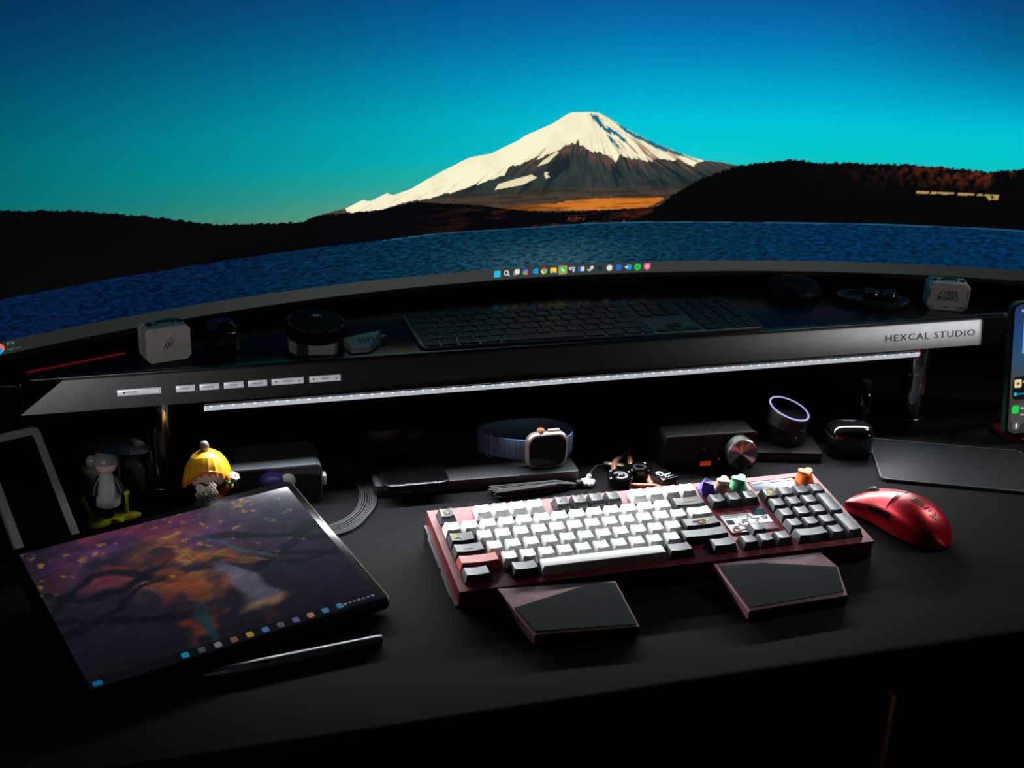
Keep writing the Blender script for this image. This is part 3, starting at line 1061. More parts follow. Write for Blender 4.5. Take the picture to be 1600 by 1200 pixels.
for c, r, w in (((0.004, -0.001), 0.0105, 0.0014), ((-0.012, -0.0105), 0.0075, 0.0012), ((0.0205, 0.003), 0.0036, 0.0006), ((-0.007, -0.002), 0.0018, 0.0008)):
    mb = MB()
    sp = star_pts(r, r * 0.45, c)
    strip2d(mb, sp + sp[:1], w, z + 0.0003, z + 0.0006)
    mb.build('star_outline', INK, ap, smooth=0)
mb = MB()
mb.tube([(-0.0195 + 0.0036 * math.cos(t), -0.0135 + 0.0036 * math.sin(t), z + 0.0003) for t in np.linspace(0, 2 * PI, 24)[:-1]], 0.0008, 6, closed=True)
mb.build('ring_mark', RED2, ap)

# ------------------------------------------------------------------ palm rests
PINKM = mat('rose_grey_metal', (120, 78, 82), 0.4, metal=0.3, var=0.05)
PADM = mat('dark_glass_pad', (26, 31, 32), 0.6, var=0.25, scale=30, spec=0.02)


def palm_rest(label, poly, pad, zt, seam):
    cx = sum(p[0] for p in poly) / len(poly)
    cy = sum(p[1] for p in poly) / len(poly)
    t = thing('palm_rest', label, 'palm rest', (cx, cy, 0), group='palm rests in front of the red keyboard')
    P = [(x - cx, y - cy) for x, y in poly]
    MB().prism(P, 0.0015, 0, 0.0008, zt).build('body', PINKM, t, smooth=0)
    # plane through the top corners
    A = np.array([[x, y, 1] for x, y in P])
    co = np.linalg.lstsq(A, np.array(zt), rcond=None)[0]
    Q = [(x - cx, y - cy) for x, y in pad]
    zq = [co[0] * x + co[1] * y + co[2] for x, y in Q]
    mb = MB()
    mb.loft([[(x, y, z - 0.001) for (x, y), z in zip(Q, zq)], [(x, y, z + 0.0007) for (x, y), z in zip(Q, zq)]])
    mb.build('pad', PADM, t, smooth=0)
    for k in range(4):
        fx, fy = P[k][0] * 0.7, P[k][1] * 0.7
        MB().lathe([(0.004, 0), (0.004, 0.002)], 12, (fx, fy, 0)).build('rubber_foot', BLACKM, t)
    return t


palm_rest('palm rest below the space bar with a pale rose corner',
          [(-0.1868, -0.0225), (-0.1706, -0.0899), (-0.0719, -0.0983), (-0.0709, -0.0322)],
          [(-0.1779, -0.0517), (-0.1680, -0.0854), (-0.0737, -0.0948), (-0.0732, -0.0362), (-0.0966, -0.0330)], [0.0220, 0.0110, 0.0110, 0.0210], 0)
palm_rest('palm rest below the arrow keys with a long pale edge',
          [(0.0356, -0.0259), (0.0386, -0.0975), (0.1467, -0.0934), (0.1603, -0.0508), (0.1531, -0.0280)],
          [(0.0394, -0.0305), (0.0422, -0.0929), (0.1450, -0.0880), (0.1575, -0.0522), (0.0840, -0.0331)], [0.0220, 0.0108, 0.0110, 0.0168, 0.0215], 0)

# ------------------------------------------------------------------ mouse
mouse = thing('computer_mouse', 'glossy red computer mouse beside the keyboard number pad', 'mouse', (0.2925, 0.036, 0), R(18))
mouse.scale = (0.95, 0.93, 0.97)
RED_M = mat('candy_red', (160, 6, 22), 0.36, metal=0.6, var=0.03, coat=0.08)
ML = 0.127


def mw(t):
    return float(np.interp(t, [0, .04, .12, .25, .4, .55, .7, .85, .95, 1.0], [.004, .016, .0255, .0315, .0325, .0300, .0285, .0300, .0315, .0312]))


def mh(t):
    return float(np.interp(t, [0, .04, .12, .25, .4, .55, .7, .85, .95, 1.0], [.006, .0150, .0265, .0362, .0405, .0395, .0345, .0275, .0215, .0180]))


def msurf(t, th, off=0.0):
    """t tail->head, th 0..pi from the right side over the top to the other side"""
    w, h = mw(t) + off, mh(t) + off
    c, s = math.cos(th), math.sin(th)
    ex = abs(c) ** 0.72 * (1 if c >= 0 else -1)
    ez = s ** 0.80
    pinch = 1.0 - 0.10 * math.exp(-((ez - 0.28) / 0.22) ** 2)
    y = -ML / 2 + ML * t
    y += 0.004 * (1 - abs(ex)) * (t > .9) * -1.0
    return Vector((w * ex * pinch, y, 0.004 + (h - 0.004) * ez))


def mesh_patch(t0, t1, a0, a1, off, nt=10, na=10, skin=0.0008):
    mb = MB()
    top = [[msurf(t0 + (t1 - t0) * i / nt, a0 + (a1 - a0) * j / na, off) for j in range(na + 1)] for i in range(nt + 1)]
    bot = [[msurf(t0 + (t1 - t0) * i / nt, a0 + (a1 - a0) * j / na, off - skin) for j in range(na + 1)] for i in range(nt + 1)]
    W_ = na + 1
    vs = [p for L in top for p in L] + [p for L in bot for p in L]
    N = (nt + 1) * W_
    fs = []
    for i in range(nt):
        for j in range(na):
            k = i * W_ + j
            fs.append((k, k + 1, k + W_ + 1, k + W_))
            fs.append((N + k, N + k + W_, N + k + W_ + 1, N + k + 1))
    edge = [j for j in range(W_)] + [i * W_ + na for i in range(1, nt + 1)] + [nt * W_ + j for j in range(na - 1, -1, -1)] + [i * W_ for i in range(nt - 1, 0, -1)]
    for q in range(len(edge)):
        a, b = edge[q], edge[(q + 1) % len(edge)]
        fs.append((a, N + a, N + b, b))
    return mb.add(vs, fs)


mb = MB()
ts = [0, .01, .025, .05, .08, .12, .17, .23, .3, .37, .45, .53, .6, .67, .74, .81, .88, .94, .98, 1.0]
mb.loft([[msurf(t, PI * j / 28) for j in range(29)] for t in ts])
mb.build('shell', RED_M, mouse, smooth=60)
mb = MB()
mb.loft([[(mw(t) * 0.93 * sx, -ML / 2 + ML * t * 0.985 + 0.001, z) for sx, z in ((1, 0.0005), (1, 0.0046), (-1, 0.0046), (-1, 0.0005))] for t in ts])
mb.build('base', BLACKP, mouse)
mesh_patch(0.56, 0.985, R(96), R(146), 0.0006).build('click_button', RED_M, mouse, smooth=60)
mesh_patch(0.56, 0.985, R(34), R(84), 0.0006).build('click_button', RED_M, mouse, smooth=60)
MB().tube([msurf(t, R(146) - 0.0, 0.0004) for t in np.linspace(0.56, 0.985, 16)], 0.00035, 6).build('seam', INK, mouse)
MB().tube([msurf(0.56 - 0.02 * math.cos((a - 90) / 56 * PI / 2), R(a), 0.0004) for a in np.linspace(34, 146, 20)], 0.00035, 6).build('seam', INK, mouse)
sb = mat('side_button_black', (12, 12, 13), 0.25, spec=0.6)
mesh_patch(0.50, 0.615, R(150), R(161), 0.0014, skin=0.002).build('side_button', sb, mouse, smooth=60)
mesh_patch(0.625, 0.74, R(150), R(161), 0.0014, skin=0.002).build('side_button', sb, mouse, smooth=60)
wh = MB().lathe([(0.0085, -0.0032), (0.0098, -0.002), (0.0098, 0.002), (0.0085, 0.0032)], 24)
wh.xf(Matrix.Rotation(PI / 2, 4, 'Y'))
wh.build('scroll_wheel', mat('wheel_rubber', (26, 30, 30), 0.55, spec=0.2), mouse, (0, -ML / 2 + ML * 0.86, 0.0215))
LOGO = mat('logo_print', (84, 44, 36), 0.35, metal=0.4)


def logo_piece(pts):
    """pts: (along, across) metres around the back of the hump"""
    mb = MB()

    def P(al, ac, off):
        t = 0.235 + al / ML
        w = mw(t)
        c = max(-0.99, min(0.99, ac / w))
        th = math.acos((abs(c) ** (1 / 0.72)) * (1 if c >= 0 else -1))
        return msurf(t, th, off)
    n = 6
    dense = []
    for (a, b) in zip(pts, pts[1:] + pts[:1]):
        for k in range(n):
            dense.append((a[0] + (b[0] - a[0]) * k / n, a[1] + (b[1] - a[1]) * k / n))
    mb.loft([[P(a, c, 0.0001) for a, c in dense], [P(a, c, 0.0005) for a, c in dense]])
    mb.build('logo_mark', LOGO, mouse, smooth=0)


logo_piece([(0.026, -0.0045), (0.026, 0.0035), (0.022, 0.0035), (0.022, -0.0045)])
logo_piece([(0.0195, -0.0045), (0.0195, -0.002), (0.008, -0.002), (0.008, -0.0045)])
logo_piece([(0.0195, -0.0005), (0.0195, 0.0015), (0.010, 0.0015), (0.010, -0.0005)])
logo_piece([(0.006, -0.0045), (0.006, 0.0005), (0.0045, 0.003), (0.0035, 0.003), (0.004, -0.0045)])
logo_piece([(0.0015, -0.001), (0.0015, 0.003), (-0.0005, 0.003), (-0.0005, -0.003)])
logo_piece([(-0.003, -0.0055), (-0.008, 0.0), (-0.003, 0.0055), (-0.0055, 0.0055), (-0.0115, 0.0), (-0.0055, -0.0055)])
logo_piece([(-0.0032, 0), (-0.0048, -0.0016), (-0.0064, 0), (-0.0048, 0.0016)])
# ------------------------------------------------------------------ tablet computer and pen
LW, LD = 0.2866, 0.214
lap = thing('tablet_computer', 'dark tablet computer propped on the desk showing purple and gold artwork', 'tablet', (-0.5545, -0.0974, 0.0042), rot=(R(9.6), 0, R(18.84)))
MB().rbox(LW, LD, 0.0092, 0.007, 0.0012, c=(LW / 2, LD / 2, 0)).build('body', mat('tablet_metal', (12, 12, 13), 0.5, metal=0.0, spec=0.1), lap)
MB().rbox(LW - 0.0024, LD - 0.0024, 0.0004, 0.0065, 0.0001, c=(LW / 2, LD / 2, 0.0092)).build('cover_glass', mat('tablet_glass', (5, 5, 6), 0.12, spec=0.04), lap)
PX0, PX1, PY0, PY1 = 0.0085, LW - 0.0085, 0.0080, LD - 0.0105
gx, gy = np.linspace(0, 1, 320), np.linspace(0, 1, 220)
Yy, Xx = np.meshgrid(gy, gx, indexing='ij')


def paint_tablet(x, y):
    """plain abstract picture in the photographed colours: violet dusk, amber glow, dark ribbons"""
    wx = x + 0.16 * (fbm(x * 3.2, y * 2.6 + 2) - .5) + 0.05 * (fbm(x * 11, y * 9 + 4) - .5)
    wy = y + 0.20 * (fbm(x * 2.6 + 9, y * 3.2) - .5) + 0.06 * (fbm(x * 10 + 6, y * 12) - .5)
    n = fbm(wx * 5, wy * 4)
    br = fbm((x + 0.6 * y) * 16, (y - 0.4 * x) * 44, 3)          # brush marks
    c = np.zeros(x.shape + (3,)) + np.array((46, 34, 52), float)
    c = mixc(c, (92, 54, 98), smooth01(0.42, 0.68, n) * smooth01(0.25, 0.7, y))
    c = mixc(c, (118, 48, 70), smooth01(0.5, 0.72, fbm(wx * 4 + 7, wy * 5)) * smooth01(0.95, 0.2, x) * smooth01(0.15, 0.5, y))
    c = mixc(c, (42, 44, 66), smooth01(0.62, 0.98, x) * 0.8)
    c = mixc(c, (28, 27, 37), smooth01(0.45, 0.0, y) * 0.85)
    c = mixc(c, (28, 27, 37), smooth01(0.2, 0.0, x) * 0.7)
    rr = np.hypot((wx - 0.50) * 1.45, (wy - 0.58))
    c = mixc(c, (186, 112, 54), smooth01(0.42, 0.05, rr) * smooth01(0.40, 0.66, fbm(wx * 9 + 3, wy * 8, 4)) * 0.95)
    c = mixc(c, (170, 74, 44), smooth01(0.5, 0.2, np.hypot((wx - .42) * 1.3, wy - .34)) * smooth01(0.5, 0.72, fbm(wx * 8 + 13, wy * 9)) * 0.7)
    for a, ph, yy, w in ((0.13, 0.0, 0.52, 0.040), (0.10, 1.7, 0.38, 0.030), (0.12, 3.0, 0.64, 0.034), (0.08, 4.4, 0.46, 0.022)):
        d = np.abs(wy - (yy + a * np.sin(7.5 * wx + ph)))
        c = mixc(c, (20, 15, 24), smooth01(w, w * 0.35, d) * smooth01(0.02, 0.2, np.abs(wx - .52)) * 0.85)
    fl = fbm(x * 30 + y * 12, y * 30 - x * 9 + 5, 3)
    c = mixc(c, (168, 128, 66), smooth01(0.68, 0.78, fl) * smooth01(0.35, 0.65, y) * smooth01(0.45, 0.6, n) * 0.9)
    # pale fan, teal and gold sweeps
    k = np.clip(0.60 - wy, 0, 1)
    d = np.abs(wx - (0.545 + 0.22 * k)) / (0.022 + 0.17 * k)
    c = mixc(c, (128, 120, 148), smooth01(1.0, 0.45, d) * smooth01(0.13, 0.22, wy) * smooth01(0.58, 0.46, wy) * 0.9)
    c = mixc(c, (206, 168, 120), smooth01(0.09, 0.02, np.hypot((wx - 0.63) * .7, (wy - 0.17) * 2.0)) * 0.8)
    for x0, sl, w, col in ((0.70, -0.55, 0.020, (58, 104, 106)), (0.43, 0.05, 0.030, (24, 84, 92)), (0.60, -0.9, 0.012, (150, 116, 62))):
        d = np.abs(wx - (x0 + sl * (wy - 0.6)))
        c = mixc(c, col, smooth01(w, w * .3, d) * (smooth01(0.40, 0.5, wy) * smooth01(0.86, 0.7, wy) if sl < 0 else smooth01(0.36, 0.22, wy) * smooth01(0.05, 0.12, wy)) * 0.85)
    c = c * (0.78 + 0.44 * br)[..., None]
    bar = y < 0.055
    c[bar] = (17, 16, 22)
    return c


Pt = np.stack([PX0 + (PX1 - PX0) * Xx, PY0 + (PY1 - PY0) * Yy, np.full_like(Xx, 0.0097)], -1)
ts_ = link('screen', picture_mesh('tablet_screen', Pt, paint_tablet(Xx, Yy) * (0.48 + 0.30 * Yy[..., None]), np.zeros_like(Xx), np.stack([Xx, Yy], -1), screen_mat('lit_tablet_picture', 'picture', rough=0.14)), lap)
ic = ['cyan', 'grey', 'white', 'salmon', 'yellow', 'sky', 'grey', 'purple', 'red', 'sky', 'sky']
dimi = {k: glow('tablet_icon_' + k, {'cyan': (16, 100, 126), 'grey': (52, 50, 58), 'white': (90, 86, 96), 'salmon': (90, 50, 46), 'yellow': (126, 96, 34), 'sky': (12, 80, 120), 'purple': (66, 54, 116), 'red': (120, 82, 56)}[k], 1.0) for k in set(ic)}
for i, k in enumerate(ic):
    MB().rbox(0.0062, 0.0062, 0.0003, 0.0012, 0).build('app_icon', dimi[k], ts_, (PX0 + 0.082 + i * 0.0148, PY0 + 0.0055, 0.0097), smooth=0)
for i in range(7):
    MB().rbox(0.003, 0.0026, 0.0003, 0.0006, 0).build('tray_icon', dimi['grey'] if i % 3 else dimi['white'], ts_, (PX1 - 0.034 + i * 0.0048, PY0 + 0.0055, 0.0097), smooth=0)
MB().rbox(0.0075, 0.0052, 0.0003, 0.0016, 0).build('weather_icon', dimi['sky'], ts_, (PX0 + 0.007, PY0 + 0.0055, 0.0097), smooth=0)
# kick stand: from under the far half down to the desk
mb = MB()
ca, sa = math.cos(R(9.6)), math.sin(R(9.6))


def lap_local(y, z):            # world (y along tilt-free depth, z above pivot) -> local
    return (y * ca + z * sa, -y * sa + z * ca)


p0, p1 = lap_local(0.150, 0.0245), lap_local(0.178, -0.0040)
mb.loft([[(x, p0[0], p0[1]), (x, p0[0] + 0.003, p0[1]), (x, p1[0] + 0.003, p1[1]), (x, p1[0], p1[1])] for x in (0.03, LW - 0.03)])
mb.build('kick_stand', MATS['tablet_metal'], lap, smooth=0)
MB().rbox(LW - 0.04, 0.006, 0.0042, 0.002, 0.0004, c=(LW / 2, 0.006, -0.0036)).build('rubber_foot', BLACKM, lap)

pen = thing('stylus_pen', 'slim dark stylus lying in front of the tablet computer', 'stylus', (-0.3805, -0.0637, 0.0), R(6.8))
mb = MB()
prof = [(0.0004, -0.080), (0.0012, -0.077), (0.0040, -0.060), (0.0044, -0.056), (0.0044, 0.074), (0.0040, 0.0785), (0.002, 0.0795)]
mb.lathe(prof, 20)
mb.xf(Matrix.Rotation(PI / 2, 4, 'Y'))
mb.build('barrel', mat('pen_grey', (74, 76, 78), 0.4, metal=0.3), pen, (0, 0, 0.0045))
MB().rbox(0.014, 0.002, 0.0008, 0.0006, 0.0002).build('side_button', BLACKG, pen, (-0.03, -0.0026, 0.0078), (R(25), 0, 0))

# ------------------------------------------------------------------ small devices at the end of the riser
rd = thing('electronic_reader', 'silver framed reading device leaning back with a blank black screen', 'e-reader', (-0.6129, 0.1305, 0.002), rot=(R(45.9), 0, R(23.7)))
RW, RL = 0.0620, 0.1460
fr = MB()
out = rrect(RW, RL, 0.008, 5)
inn = rrect(RW - 0.016, RL - 0.017, 0.003, 5)
fr.loft([[(x + RW / 2, y + RL / 2, z) for x, y in L] for L, z in ((out, 0.0), (out, 0.0062), (rrect(RW - .001, RL - .001, .0075, 5), 0.0068), (inn, 0.0068), (inn, 0.0052))])
fr.build('frame', mat('silver_frame', (150, 152, 154), 0.4, metal=0.3), rd)
MB().rbox(RW - 0.015, RL - 0.016, 0.0014, 0.003, 0.0002, c=(RW / 2, RL / 2, 0.0042)).build('display', mat('dark_display', (6, 6, 7), 0.2, spec=0.3), rd)
mb = MB()
pp = [(RL * 0.75, 0.0), (RL * 0.75 + 0.003, -0.0005)]
mb.loft([[(x, RL * 0.62, 0.0), (x, RL * 0.62 + 0.004, 0.0), (x, RL * 0.62 + 0.0655, -0.0645), (x, RL * 0.62 + 0.0615, -0.0645)] for x in (0.02, 0.045)])
mb.build('prop', BLACKP, rd, smooth=0)

ph0 = thing('phone', 'black phone with thin metal rim standing upright at the riser end', 'phone', (-0.6485, 0.286, 0.0), rot=(R(90 - 8), 0, 0))
PHW, PHL = 0.074, 0.136
MB().rbox(PHW, PHL, 0.008, 0.009, 0.0014, n=6, c=(0, PHL / 2, 0.0)).build('body', mat('phone_rim', (110, 108, 104), 0.3, metal=0.8), ph0)
MB().rbox(PHW - 0.002, PHL - 0.002, 0.0006, 0.008, 0.0002, n=6, c=(0, PHL / 2, 0.008)).build('screen', BLACKG, ph0)
mb = MB()
mb.box(-0.02, 0.02, 0.0005, 0.07, -0.003, 0.0)
mb.build('stand_plate', BLACKP, ph0, smooth=0)

# ------------------------------------------------------------------ plain peg dolls (no character features)
SKIN = mat('pale_vinyl', (226, 196, 180), 0.5, var=0.03)
d1 = thing('peg_doll', 'small grey peg doll with a dark parasol on a yellow green puddle base', 'doll', (-0.534, 0.236, 0), scale=1.1)
mb = MB()
pud = []
for i in range(40):
    a = 2 * PI * i / 40
    r = 0.0155 + 0.006 * math.sin(2 * a + 0.6) + 0.003 * math.sin(5 * a)
    pud.append((r * 1.25 * math.cos(a), r * 0.8 * math.sin(a)))
mb.loft([[(x, y, 0.0) for x, y in pud], [(x, y, 0.0022) for x, y in pud], [(x * .86, y * .86, 0.0042) for x, y in pud], [(x * .4, y * .4, 0.0048) for x, y in pud]])
mb.tube([(-0.016, 0.002, 0.003), (-0.019, 0.002, 0.012), (-0.022, 0.002, 0.021), (-0.0245, 0.002, 0.0265)], [0.0045, 0.0026, 0.0024, 0.0036], 10)
mb.ball((0.0165, 0.006, 0.025), 0.0032)
mb.tube([(0.015, 0.005, 0.003), (0.016, 0.0055, 0.013), (0.0165, 0.006, 0.023)], [0.003, 0.0016, 0.0016], 8)
mb.build('puddle_base', mat('lime_vinyl', (214, 218, 18), 0.18, coat=0.4), d1, smooth=50)
MB().lathe([(0.0045, 0.004), (0.0048, 0.0145), (0.0052, 0.0215)], 20, (0, 0, 0)).build('peg_foot', mat('dark_vinyl', (34, 32, 40), 0.4), d1)
MB().lathe([(0.0115, 0.0185), (0.0112, 0.023), (0.0085, 0.036), (0.0070, 0.046), (0.0058, 0.051), (0.003, 0.053)], 24).build('coat', mat('pale_grey_vinyl', (186, 184, 182), 0.5), d1)
MB().ball((0.001, 0, 0.0605), 0.0105, 0.0100, 0.0100).build('head', SKIN, d1, smooth=60)
mb = MB()
mb.ball((0.0005, 0.001, 0.0622), 0.0122, 0.0118, 0.0112, z0=-0.05)
mb.ball((-0.0115, 0.002, 0.0632), 0.0058, 0.0055, 0.0062)
mb.build('hair_cap', mat('grey_vinyl', (130, 132, 134), 0.35), d1, smooth=60)
for s in (-1, 1):
    MB().tube([(s * 0.006, 0.0, 0.047), (s * 0.011, -0.002, 0.038), (s * 0.0125, -0.006, 0.030)], [0.0026, 0.0028, 0.0032], 10).build('arm', MATS['dark_vinyl'], d1, smooth=60)
mb = MB()
mb.lathe([(0.002, 0.012), (0.012, 0.0105), (0.024, 0.0055), (0.031, 0.0), (0.030, -0.0004), (0.012, 0.0090), (0.002, 0.0105)], 16)
mb.xf(Matrix.Translation((0.012, 0.012, 0.070)) @ Matrix.Rotation(R(-12), 4, 'X') @ Matrix.Rotation(R(8), 4, 'Y'))
pz_ = mb.build('parasol', mat('charcoal_film', (26, 26, 27), 0.5), d1, smooth=0)
MB().tube([(0.012, 0.010, 0.080), (0.0118, -0.004, 0.020)], 0.0007, 8).build('parasol_handle', STEEL, d1)

d2 = thing('peg_doll', 'round headed peg doll in a golden cap carrying white daisies', 'doll', (-0.432, 0.2355, 0))
ORG = mat('orange_vinyl', (232, 112, 30), 0.45)
YEL = mat('golden_vinyl', (246, 176, 28), 0.42, var=0.06)
MB().lathe([(0.013, 0.0), (0.017, 0.001), (0.0165, 0.010), (0.0125, 0.024), (0.009, 0.031), (0.004, 0.033)], 28).build('robe', ORG, d2)
MB().lathe([(0.0125, 0.0), (0.0128, 0.004), (0.0100, 0.0052)], 28, (0.0, 0.0, 0.0205)).build('sash', MATS['dark_vinyl'], d2)
MB().ball((0, 0, 0.0480), 0.0222, 0.0205, 0.0195, 28, 16).build('head', SKIN, d2, smooth=60)
# cap : dome with an uneven zigzag orange hem
N = 44
mb = MB()
loops = []
for j, (z, r) in enumerate(((0.071, 0.003), (0.0702, 0.010), (0.066, 0.0175), (0.060, 0.0228), (0.054, 0.0262), (0.0495, 0.0280), (0.0475, 0.0288))[:7]):
    L = []
    for i in range(N):
        a = 2 * PI * i / N
        face = max(0.0, math.cos(a + PI / 2)) ** 2        # opening over the face
        rr = r * 0.90 * (1 + 0.015 * (1 if i % 2 else -1) * (j > 1))
        L.append((rr * math.cos(a), rr * 0.94 * math.sin(a) + 0.001, z + 0.0105 * face * (j / 6.0) - 0.010 * (1 - face) * (j / 6.0) ** 2))
    loops.append(L)
mb.loft(loops, cap0=True, cap1=False)
cap = mb.build('cap', YEL, d2, smooth=20)
mb = MB()
vs, fs = [], []
for i in range(N):
    p = Vector(loops[-1][i])
    q = p * 1.0
    drop = 0.0058 if i % 2 else 0.0018
    vs += [tuple(p), (p.x * (1.05 if i % 2 else 1.01), p.y * (1.05 if i % 2 else 1.01), p.z - drop), (p.x * 0.97, p.y * 0.97, p.z - drop), (p.x * 0.97, p.y * 0.97, p.z)]
for i in range(N):
    a, b = 4 * i, 4 * ((i + 1) % N)
    for k in range(4):
        fs.append((a + k, a + (k + 1) % 4, b + (k + 1) % 4, b + k))
mb.add(vs, fs)
mb.build('cap_hem', ORG, cap, smooth=0)
MB().ball((-0.002, 0.002, 0.0755), 0.0052, 0.005, 0.0065).build('cap_knob', mat('mauve_vinyl', (104, 90, 92), 0.3), cap, smooth=60)
MB().tube([(0.009, -0.006, 0.026), (0.016, -0.011, 0.028), (0.0205, -0.013, 0.0345)], [0.0042, 0.004, 0.003], 10).build('arm', ORG, d2, smooth=60)
MB().ball((0.0215, -0.0135, 0.0355), 0.0037, 0.0037, 0.0045).build('hand', SKIN, d2, smooth=60)
MB().tube([(-0.009, -0.006, 0.026), (-0.010, -0.013, 0.025), (-0.004, -0.0165, 0.0245)], [0.0042, 0.004, 0.003], 10).build('arm', ORG, d2, smooth=60)
PETAL = mat('white_petal', (240, 238, 232), 0.5, var=0.02)
LEAF = mat('green_leaf', (44, 130, 40), 0.45)


def daisy(mb, c, r, nrm):
    q = Vector(nrm).to_track_quat('Z', 'Y').to_matrix().to_4x4()
    s0 = len(mb.v)
    mb.k = 0
    for i in range(6):
        a = 2 * PI * i / 6
        mb.ball((r * 0.58 * math.cos(a), r * 0.58 * math.sin(a), 0), r * 0.42, r * 0.42, r * 0.22, 10, 6)
    mb.k = 1
    mb.ball((0, 0, r * 0.12), r * 0.3, r * 0.3, r * 0.2, 10, 6)
    mb.xf(Matrix.Translation(c) @ q, s0)


bq = MB()
bq.ball((0, 0, 0), 0.0065, 0.0055, 0.0065)
bq_o = bq.build('bouquet', LEAF, d2, (-0.0035, -0.0225, 0.0310), smooth=60)
bq_o.scale = (1.3, 1.2, 1.25)
for k, (x, y, z) in enumerate(((0, -.0055, 0), (-.006, -.004, .002), (.0058, -.004, .0025), (0, -.005, .0068), (-.005, -.0035, .0085), (.0052, -.004, -.0048), (-.0052, -.004, -.005), (.0045, -.0035, .009), (0, -.0055, -.0062))):
    f = MB()
    daisy(f, (0, 0, 0), 0.0038, (x * 60, -1, z * 50 + 0.15))
    f.build('daisy', [PETAL, YEL], bq_o, (x, y, z), smooth=60)
for s in (-1, 0, 1):
    f = MB()
    f.tube([(0, 0, -0.004), (s * 0.002, -0.0045, -0.0095), (s * 0.0045, -0.0055, -0.0125)], [0.0008, 0.0022, 0.0006], 8)
    f.build('leaf', LEAF, bq_o, smooth=60)
st = MB().tube([(0.0210, -0.0160, 0.0330), (0.0218, -0.0175, 0.0390), (0.0245, -0.0175, 0.0450)], 0.0012, 8).build('flower_stem', LEAF, d2, smooth=60)
for s in (-1, 1):
    MB().tube([(0.0216, -0.017, 0.038), (0.0216 + s * 0.004, -0.018, 0.041), (0.0216 + s * 0.0065, -0.018, 0.0455)], [0.0006, 0.0020, 0.0005], 8).build('leaf', LEAF, st, smooth=60)
f = MB()
daisy(f, (0, 0, 0), 0.0062, (0.35, -0.35, 0.9))
f.build('daisy', [PETAL, YEL], st, (0.0262, -0.018, 0.0475), smooth=60)

# ------------------------------------------------------------------ things under the riser
po = thing('soft_pouch', 'dark olive pouch lying behind the grey peg doll', 'pouch', (-0.538, 0.300, 0))
mb = MB()
loops = []
for z, k in ((0.0, 0.86), (0.004, 0.97), (0.018, 1.0), (0.032, 0.97), (0.042, 0.86), (0.047, 0.66)):
    loops.append([(x * k, y * k, z - 0.006 * (1 - k) * (x < 0)) for x, y in rrect(0.086, 0.040, 0.014, 5)])
mb.loft(loops).build('body', mat('olive_leather', (62, 58, 46), 0.5, bump=0.3, bscale=300), po, smooth=60)
MB().tube([(-0.041, -0.0195, 0.021), (0.0, -0.0208, 0.0225), (0.041, -0.0195, 0.021)], 0.0008, 6).build('zip', BLACKM, po)

sp = thing('bluetooth_speaker', 'gunmetal box speaker with pierced top and glossy black face', 'speaker', (-0.366, 0.236, 0), R(-1))
SW, SD, SH = 0.110, 0.062, 0.043
GUN = mat('gunmetal_paint', (92, 100, 104), 0.4, metal=0.5)
b = MB()
loops = []
for y, k in ((0.0, 0.0006), (0.0008, 0.0), (SD - 0.0008, 0.0), (SD, 0.0008)):
    loops.append([(x, y, z + SH / 2 + 0.0015) for x, z in rrect(SW - 2 * k, SH - 2 * k, 0.007, 5)][::-1])
b.loft(loops).build('housing', GUN, sp)
b = MB()
o_, i_ = rrect(SW, SH, 0.007, 5), rrect(SW - 0.003, SH - 0.003, 0.0058, 5)
b.loft([[(x, y, z + SH / 2 + 0.0015) for x, z in L] for L, y in ((o_, 0.0002), (o_, -0.0012), (i_, -0.0012), (i_, 0.0002))], closed=True)
b.build('face_rim', STEEL, sp)
b = MB()
b.loft([[(x, y, z + SH / 2 + 0.0015) for x, z in rrect(SW - 0.003, SH - 0.003, 0.0058, 5)] for y in (0.0004, -0.0006)])
b.build('face_panel', BLACKG, sp)
b = MB()
for i in range(40):
    for j in range(22):
        x = -SW / 2 + 0.006 + i * (SW - 0.012) / 39 + (0.0012 if j % 2 else 0)
        y = 0.004 + j * (SD - 0.008) / 21
        b.loft([[(x + a, y + c, SH + 0.0015 + z) for a, c in circ(0.0007, 5)] for z in (-0.0002, 0.00015)], cap0=False)
tag(b.build('grille', mat('grille_hole', (20, 22, 24), 0.5), sp, smooth=0), 'grid of small dark holes', kind='stuff')
MB().rbox(0.005, 0.012, 0.011, 0.001, 0.0004).build('side_tab', SILVER, sp, (SW / 2 + 0.0022, 0.006, 0.0185))
for s in (-1, 1):
    MB().rbox(0.02, SD - 0.02, 0.002, 0.002, 0.0002, c=(s * 0.035, SD / 2, 0)).build('rubber_foot', BLACKM, sp)

dg = thing('desk_clock', 'small violet dome clock with pale digits peeking over the tablet edge', 'clock', (-0.364, 0.212, 0.0))
MB().lathe([(0.0125, 0.0), (0.0130, 0.002), (0.0130, 0.012), (0.0110, 0.014)], 28).build('base', mat('cream_plastic', (216, 208, 200), 0.4), dg)
MB().ball((0, 0, 0.0165), 0.0135, 0.0125, 0.0115, 28, 16, z0=-0.75).build('dome', mat('violet_plastic', (70, 62, 130), 0.35), dg, smooth=60)
text('17', 0.0080, mat('lilac_digits', (206, 200, 236), 0.5), dg, (-0.002, -0.0108, 0.0235), (R(62), 0, R(-8)))
MB().ball((0.0175, -0.001, 0.0155), 0.0085, 0.006, 0.0085, 20, 12).build('side_ball', MATS['cream_plastic'], dg, smooth=60)
MB().lathe([(0.003, 0), (0.003, 0.013)], 12, (0.0165, -0.001, 0)).build('side_post', MATS['cream_plastic'], dg)

